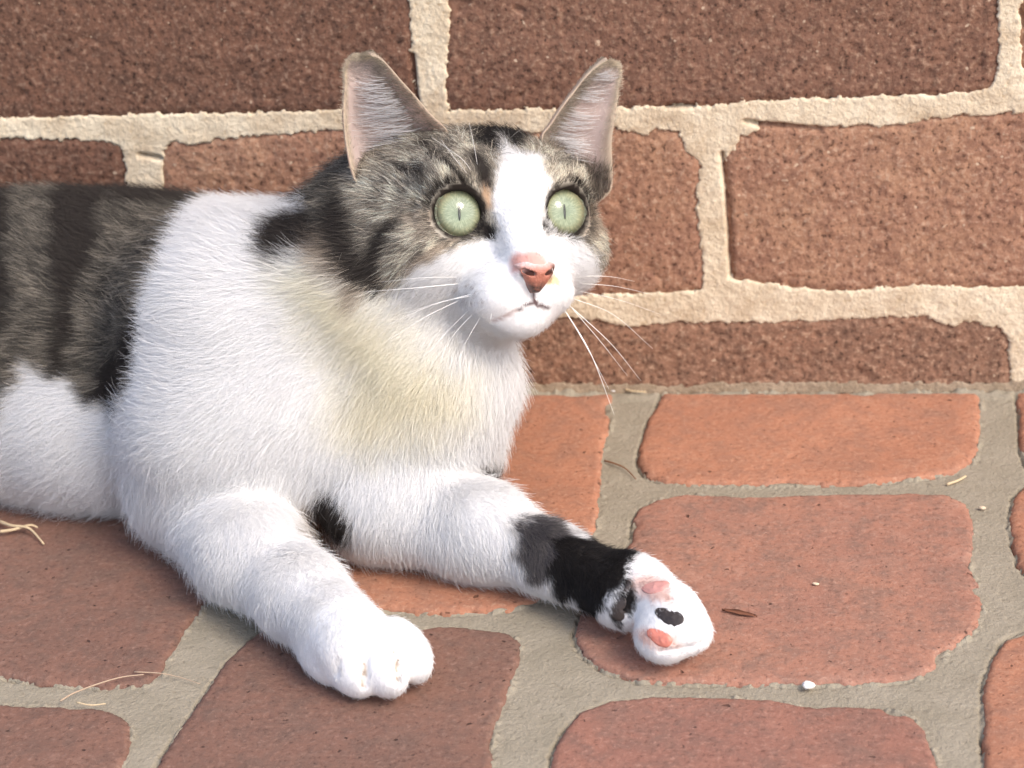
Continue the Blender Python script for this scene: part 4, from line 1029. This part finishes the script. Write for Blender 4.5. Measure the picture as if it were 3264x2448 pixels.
# ---- ears
def ear_mat():
    t = NT('ear_skin')
    a = t.n('Attribute', attribute_name='ear_col').outputs['Color']
    p = pos(t); nz = t.noise(p, 300, 4)
    c = t.mix(t.ramp(nz, [(.35, .25), (.6, 0.)]), a, (.40, .27, .23))
    d = t.n('BsdfDiffuse', {'Color': c}).outputs[0]; tr = t.n('BsdfTranslucent', {'Color': (.75, .42, .34, 1)}).outputs[0]
    t.t.links.new(t.n('MixShader', {0: .3, 1: d, 2: tr}).outputs[0], t.out.inputs['Surface'])
    return t.m
EAR = ear_mat()
ear_fur_pts = []
def catmull_rows(rows, sub):
    p = np.asarray(rows, float); q = np.vstack([2*p[0]-p[1], p, 2*p[-1]-p[-2]]); out = []
    for i in range(len(p)-1):
        a, b, c, d = q[i:i+4]
        for tt in np.linspace(0, 1, sub, endpoint=False):
            out.append(.5*(2*b+(c-a)*tt+(2*a-5*b+4*c-d)*tt*tt+(3*b-a-3*c+d)*tt**3))
    out.append(p[-1]); return np.array(out)
for ei, rows in enumerate(EARS):
    rw = catmull_rows(rows, 5); nr = len(rw); nc_ = 25
    tt = np.linspace(-1, 1, nc_)
    X = rw[:, 0:1]*(1-tt)/2+rw[:, 2:3]*(1+tt)/2; Y = rw[:, 1:2]*(1-tt)/2+rw[:, 3:4]*(1+tt)/2
    sgn = -1 if ei == 0 else 1
    prof = (1-np.abs(tt)**2.4)
    Z = rw[:, 4:5]-rw[:, 5:6]*prof+sgn*tt*(-2.0)
    front = HO+X[..., None]*HA[0]+Y[..., None]*HA[1]+Z[..., None]*HA[2]
    du = np.gradient(front, axis=0); dv = np.gradient(front, axis=1)
    nn_ = np.cross(dv, du); nn_ /= np.linalg.norm(nn_, axis=2)[..., None]+1e-9
    if (nn_@HA[2]).mean() < 0: nn_ = -nn_
    th = .9
    back = front-nn_*th*2*np.sqrt(np.clip(1-np.abs(tt)**8, .02, 1))[None, :, None]-nn_*.25
    Vf = front.reshape(-1, 3); Vb = back.reshape(-1, 3); n_ = len(Vf)
    Q = grid_faces(nr, nc_)
    rim = [i*nc_ for i in range(nr)]+[(nr-1)*nc_+k for k in range(1, nc_)]+[i*nc_+nc_-1 for i in range(nr-2, -1, -1)]+[k for k in range(nc_-2, 0, -1)]
    rim = np.array(rim); r2 = np.roll(rim, -1)
    Qs = np.stack([rim, r2, r2+n_, rim+n_], 1)
    # winding so that front faces outwards
    e0 = Vf[Q[0, 1]]-Vf[Q[0, 0]]; e1 = Vf[Q[0, 3]]-Vf[Q[0, 0]]
    if np.cross(e0, e1)@nn_.reshape(-1, 3)[Q[0, 0]] < 0: Qf, Qb, Qs = Q[:, ::-1], Q+n_, Qs
    else: Qf, Qb, Qs = Q, (Q+n_)[:, ::-1], Qs[:, ::-1]
    ear = mesh_obj('ear', np.vstack([Vf, Vb]), np.vstack([Qf, Qb, Qs]), EAR, cat)
    edge = np.repeat(np.abs(tt)[None], nr, 0); up = np.repeat(np.linspace(0, 1, nr)[:, None], nc_, 1)
    rimw = np.maximum(smooth01(.72, .96, edge), smooth01(.80, .98, up))
    skin = np.array([.64, .53, .49]); fure = np.array([.58, .49, .37])
    cf = skin*(1-rimw[..., None])+fure*rimw[..., None]
    inn = np.clip(.5+.5*tt*(1 if ei == 0 else -1), 0, 1)[None]*np.ones((nr, 1))
    cf = np.concatenate([cf.reshape(-1, 3), np.repeat(np.array([[.48, .41, .32]]), n_, 0)])
    ea = ear.data.attributes.new('ear_col', 'FLOAT_COLOR', 'POINT')
    ea.data.foreach_set('color', np.hstack([cf, np.ones((len(cf), 1))]).astype(np.float32).ravel())
    # short down on both faces and the rim, long white hairs across the opening
    S = []; 
    def strands(num, uu, vv, ln_, dirs, nrm_, colr, r_, curl=0.):
        i0 = np.clip(uu*(nr-1), 0, nr-1.001); j0 = np.clip((vv+1)/2*(nc_-1), 0, nc_-1.001)
        i_, j_ = i0.astype(int), j0.astype(int); fi, fj = (i0-i_)[:, None], (j0-j_)[:, None]
        B = (front[i_, j_]*(1-fi)+front[i_+1, j_]*fi)*(1-fj)+(front[i_, j_+1]*(1-fi)+front[i_+1, j_+1]*fi)*fj
        return B, nn_[i_, j_], i_, j_
    def emit(B, D, Nn2, L, colr, r_):
        k5 = np.linspace(0, 1, 5)
        P_ = B[:, None]+L[:, None, None]*(D[:, None]*k5[None, :, None]+Nn2[:, None]*(.10*k5*(1-k5)*4)[None, :, None])
        S.append((P_, r_*np.array([1, 1, .9, .6, .2])[None]*np.ones((len(B), 1)), colr, Nn2))
    upd = HA[1]; outd = HA[0]*sgn
    # down on the inside
    n1 = 12000; u_, v_ = RNG.random(n1)**.8, RNG.uniform(-1, 1, n1)
    vi = v_*(1 if ei == 0 else -1)            # +1 at the edge towards the crown
    ok_ = RNG.random(n1) < np.clip(.22+1.2*smooth01(.15, .6, vi)+1.3*smooth01(.75, .95, -vi)+1.5*smooth01(.55, .9, u_), 0, 1)
    u_, v_, vi = u_[ok_], v_[ok_], vi[ok_]; n1 = len(u_)
    B, Nb, i_, j_ = strands(n1, u_, v_, 0, 0, 0, 0, 0)
    D = upd*.5+outd*.9+.35*RNG.normal(size=(n1, 3))+Nb*.25; D /= np.linalg.norm(D, axis=1)[:, None]
    e_ = np.abs(v_); rimf = np.maximum(smooth01(.7, .95, e_), smooth01(.78, .97, u_))[:, None]
    wi = smooth01(.30, .62, vi)[:, None]*(1-smooth01(.55, .95, u_))[:, None]
    cc = (np.array([.66, .55, .50])*(1-rimf)+np.array([.64, .55, .42])*rimf); cc = cc*(1-wi)+np.array([.36, .31, .25])*wi
    cc = cc*(.6+.8*RNG.random(n1))[:, None]
    emit(B, D, Nb, 2.2*(.6+.7*RNG.random(n1)), np.clip(cc, 0, .85), .05)
    # down on the back
    n2 = 7000; u_, v_ = RNG.random(n2)*.93, RNG.uniform(-.86, .86, n2)
    B, Nb, i_, j_ = strands(n2, u_, v_, 0, 0, 0, 0, 0)
    D = upd*.8-outd*(v_*(1 if ei else -1))[:, None]*.5+.25*RNG.normal(size=(n2, 3))-Nb*.12; D /= np.linalg.norm(D, axis=1)[:, None]
    cc = np.array([.56, .48, .37])*(.6+.7*RNG.random(n2))[:, None]
    emit(B-Nb*1.6, D, -Nb, 1.5*(.6+.7*RNG.random(n2)), cc, .055)
    # long tufts from the inner edge outwards
    n3 = 300 if ei == 0 else 240
    tuft = RNG.uniform(.14, .74, 16)[RNG.integers(0, 16, n3)]; u_ = np.clip(tuft+.018*RNG.normal(size=n3), .1, .8); v_ = (1 if ei == 0 else -1)*RNG.uniform(.15, .75, n3)
    B, Nb, i_, j_ = strands(n3, u_, v_, 0, 0, 0, 0, 0)
    wdt = np.linalg.norm(front[i_, -1]-front[i_, 0], axis=1)
    D = outd*1.0+upd*(-.10+.35*(u_-.3))[:, None]+HA[2]*.10+.13*RNG.normal(size=(n3, 3)); D /= np.linalg.norm(D, axis=1)[:, None]
    cc = np.repeat(np.array([[.82, .80, .80]]), n3, 0)*(.75+.3*RNG.random(n3))[:, None]
    emit(B+Nb*.3, D, Nb, wdt*RNG.uniform(.28, .58, n3), np.clip(cc, 0, .86), .075)
    # fur at the outer base of the ear
    n4 = 2600; u_ = RNG.uniform(0, .20, n4); v_ = RNG.uniform(-1, 1, n4)
    B, Nb, i_, j_ = strands(n4, u_, v_, 0, 0, 0, 0, 0)
    D = upd*1.0+outd*.5+.3*RNG.normal(size=(n4, 3))+Nb*.5; D /= np.linalg.norm(D, axis=1)[:, None]
    tn_ = RNG.random(n4)[:, None]**1.5
    emit(B, D, Nb, RNG.uniform(3, 8, n4), np.array([.10, .08, .06])*(1-tn_)+np.array([.50, .42, .34])*tn_, .06)
    P_ = np.concatenate([s_[0] for s_ in S]); R_ = np.concatenate([s_[1] for s_ in S]); C_ = np.concatenate([s_[2] for s_ in S]); N_ = np.concatenate([s_[3] for s_ in S])
    eh = make_curves('ear_hair', P_, R_, C_, N_, FUR, ear); eh['kind'] = 'stuff'

# ---- paw pads, whiskers
PADM = {'pink': plain('pad_pink', (.62, .30, .26), .45, .4), 'red': plain('pad_red', (.55, .19, .14), .45, .4), 'black': plain('pad_black', (.035, .027, .025), .5, .4), 'dark': plain('pad_charcoal', (.06, .048, .044), .5, .4)}
for kind, pc, pn, pt, pa, pb in PADS:
    pc, pn, pt = map(np.array, (pc, pn, pt)); bt = np.cross(pn, pt)
    V, Fc = dome(1, math.pi*.5, nr=10, ns=32)
    V = V*np.array([pa, pb, 1.25])
    V[:, :2] *= (1+.07*np.sin(3*np.arctan2(V[:, 1]/pb, V[:, 0]/pa)+pa))[:, None]
    base = [tuple(range(len(V)-32, len(V)))[::-1]]
    W_ = pc-pn*.7+V[:, 0:1]*pt+V[:, 1:2]*bt+V[:, 2:3]*pn
    W_ = W_+pn*(.22*noise3(W_, 1.1, 5)+.15*noise3(W_, .6, 6))[:, None]
    pad = mesh_obj('paw_pad', W_, list(Fc)+base, PADM[kind], cat)
    pad['label'] = {'pink': 'pale pink toe pad', 'red': 'reddish toe pad near the ground', 'black': 'black oval toe pad', 'dark': 'charcoal pad at the base of the paw'}[kind]
WM = plain('whisker_white', (.86, .84, .80), .35, .5)
for A, M_, B, r in WHISKERS:
    V, Fc = tube([A, M_, B], r, .03, 6, 8)
    mesh_obj('whisker', V, Fc, WM, cat)

# ================================================================= litter on the ground
OLDSTRAW = plain('old_straw', (.42, .31, .22), .8, .2); STRAW = plain('dry_straw', (.58, .45, .28), .7, .3); TWIG = plain('twig_brown', (.20, .09, .045), .8, .2); WHITE = plain('crumb_white', (.80, .78, .74), .7, .3)
LEAF = plain('leaf_brown', (.20, .085, .05), .8, .2); BEIGE = plain('crumb_beige', (.62, .50, .36), .8, .2)
def crumb(c, r, seed):
    V, Fc = dome(1, math.pi*.999, nr=7, ns=10)
    V = V*(1+.28*noise3(V*3, 1.3, seed))[:, None]*np.array([r*1.25, r*.9, r*.5])
    V = V*(1+.3*noise3(V, r*.9, seed+9))[:, None]
    return V+np.array(c)+np.array([0, 0, r*.35]), Fc
LT = {
 'dry grass stem': ('dry_grass', 'pale dry grass stem with a split end beside the belly of the cat', 'grass stem', STRAW, .75, .35),
 'dry grass blade': ('dry_grass', 'short dry grass blade crossing the split stem at the left edge', 'grass blade', STRAW, .7, .4),
 'straw stem': ('straw', 'long thin bent straw across the grey joint at lower left', 'straw', OLDSTRAW, .34, .2),
 'straw wisp': ('straw', 'faint thin straw reaching over the joint towards the paver under the white paw', 'straw', OLDSTRAW, .26, .12),
 'straw curl': ('straw', 'tiny curled straw lying on the edge of the lower left paver', 'straw', STRAW, .35, .2),
 'twig': ('twig', 'small reddish brown bent twig in the joint beside the orange paver', 'twig', TWIG, .45, .2),
 'wall straw': ('straw', 'short straw lying along the foot of the brick wall', 'straw', STRAW, .6, .3),
 'pale stick': ('straw', 'pale stubby straw in the joint below the orange paver by the wall', 'straw', STRAW, .6, .4),
 'white crumb': ('crumb', 'bright white crumb in the joint below the large middle paver', 'crumb', WHITE, 1.9, 0),
 'wall crumb': ('crumb', 'tiny white crumb at the foot of the wall by the whiskers', 'crumb', WHITE, 1.0, 0),
 'joint crumb': ('crumb', 'pale flat crumb in the joint at the right edge', 'crumb', BEIGE, 1.2, 0),
 'tile crumb': ('crumb', 'tiny beige crumb on top of the large middle paver', 'crumb', BEIGE, .9, 0),
}
for i, (kind, pts_) in enumerate(LITTER):
    pts_ = np.array(pts_)
    if kind == 'leaf scrap':
        a, m_, b = pts_; V = []; Fc = []
        tt = np.linspace(0, 1, 9); C_ = np.array([(1-q_)**2*a+2*q_*(1-q_)*m_+q_*q_*b for q_ in tt]); sd_ = np.array([-.2, 1, 0])
        for q_, c_ in zip(tt, C_):
            w_ = 1.6*math.sin(math.pi*min(max(q_, .04), .96))+.25*math.sin(17*q_)
            V += [c_+sd_*w_+[0, 0, .5], c_+[0, 0, .15], c_-sd_*w_*.8+[0, 0, .4], c_-[0, 0, .15]]
        for k in range(8):
            for j_ in range(4): Fc.append((4*k+j_, 4*k+(j_+1) % 4, 4*k+4+(j_+1) % 4, 4*k+4+j_))
        Fc += [(3, 2, 1, 0), (32, 33, 34, 35)]
        o = mesh_obj('leaf_scrap', V, Fc, LEAF, origin=m_)
        tag(o, 'narrow dark brown leaf scrap on the large paver right of the paw', 'leaf'); continue
    nm, lab, ct, mt, r0, r1 = LT[kind]
    if len(pts_) == 1: V, Fc = crumb(pts_[0], r0, i)
    else: V, Fc = tube(pts_+np.array([0, 0, r0*.5]), r0, r1, 6, 5)
    o = mesh_obj(nm, V, Fc, mt, origin=pts_[len(pts_)//2])
    tag(o, lab, ct, 'straws on the pavers' if nm == 'straw' else 'crumbs on the pavers' if nm == 'crumb' else None)
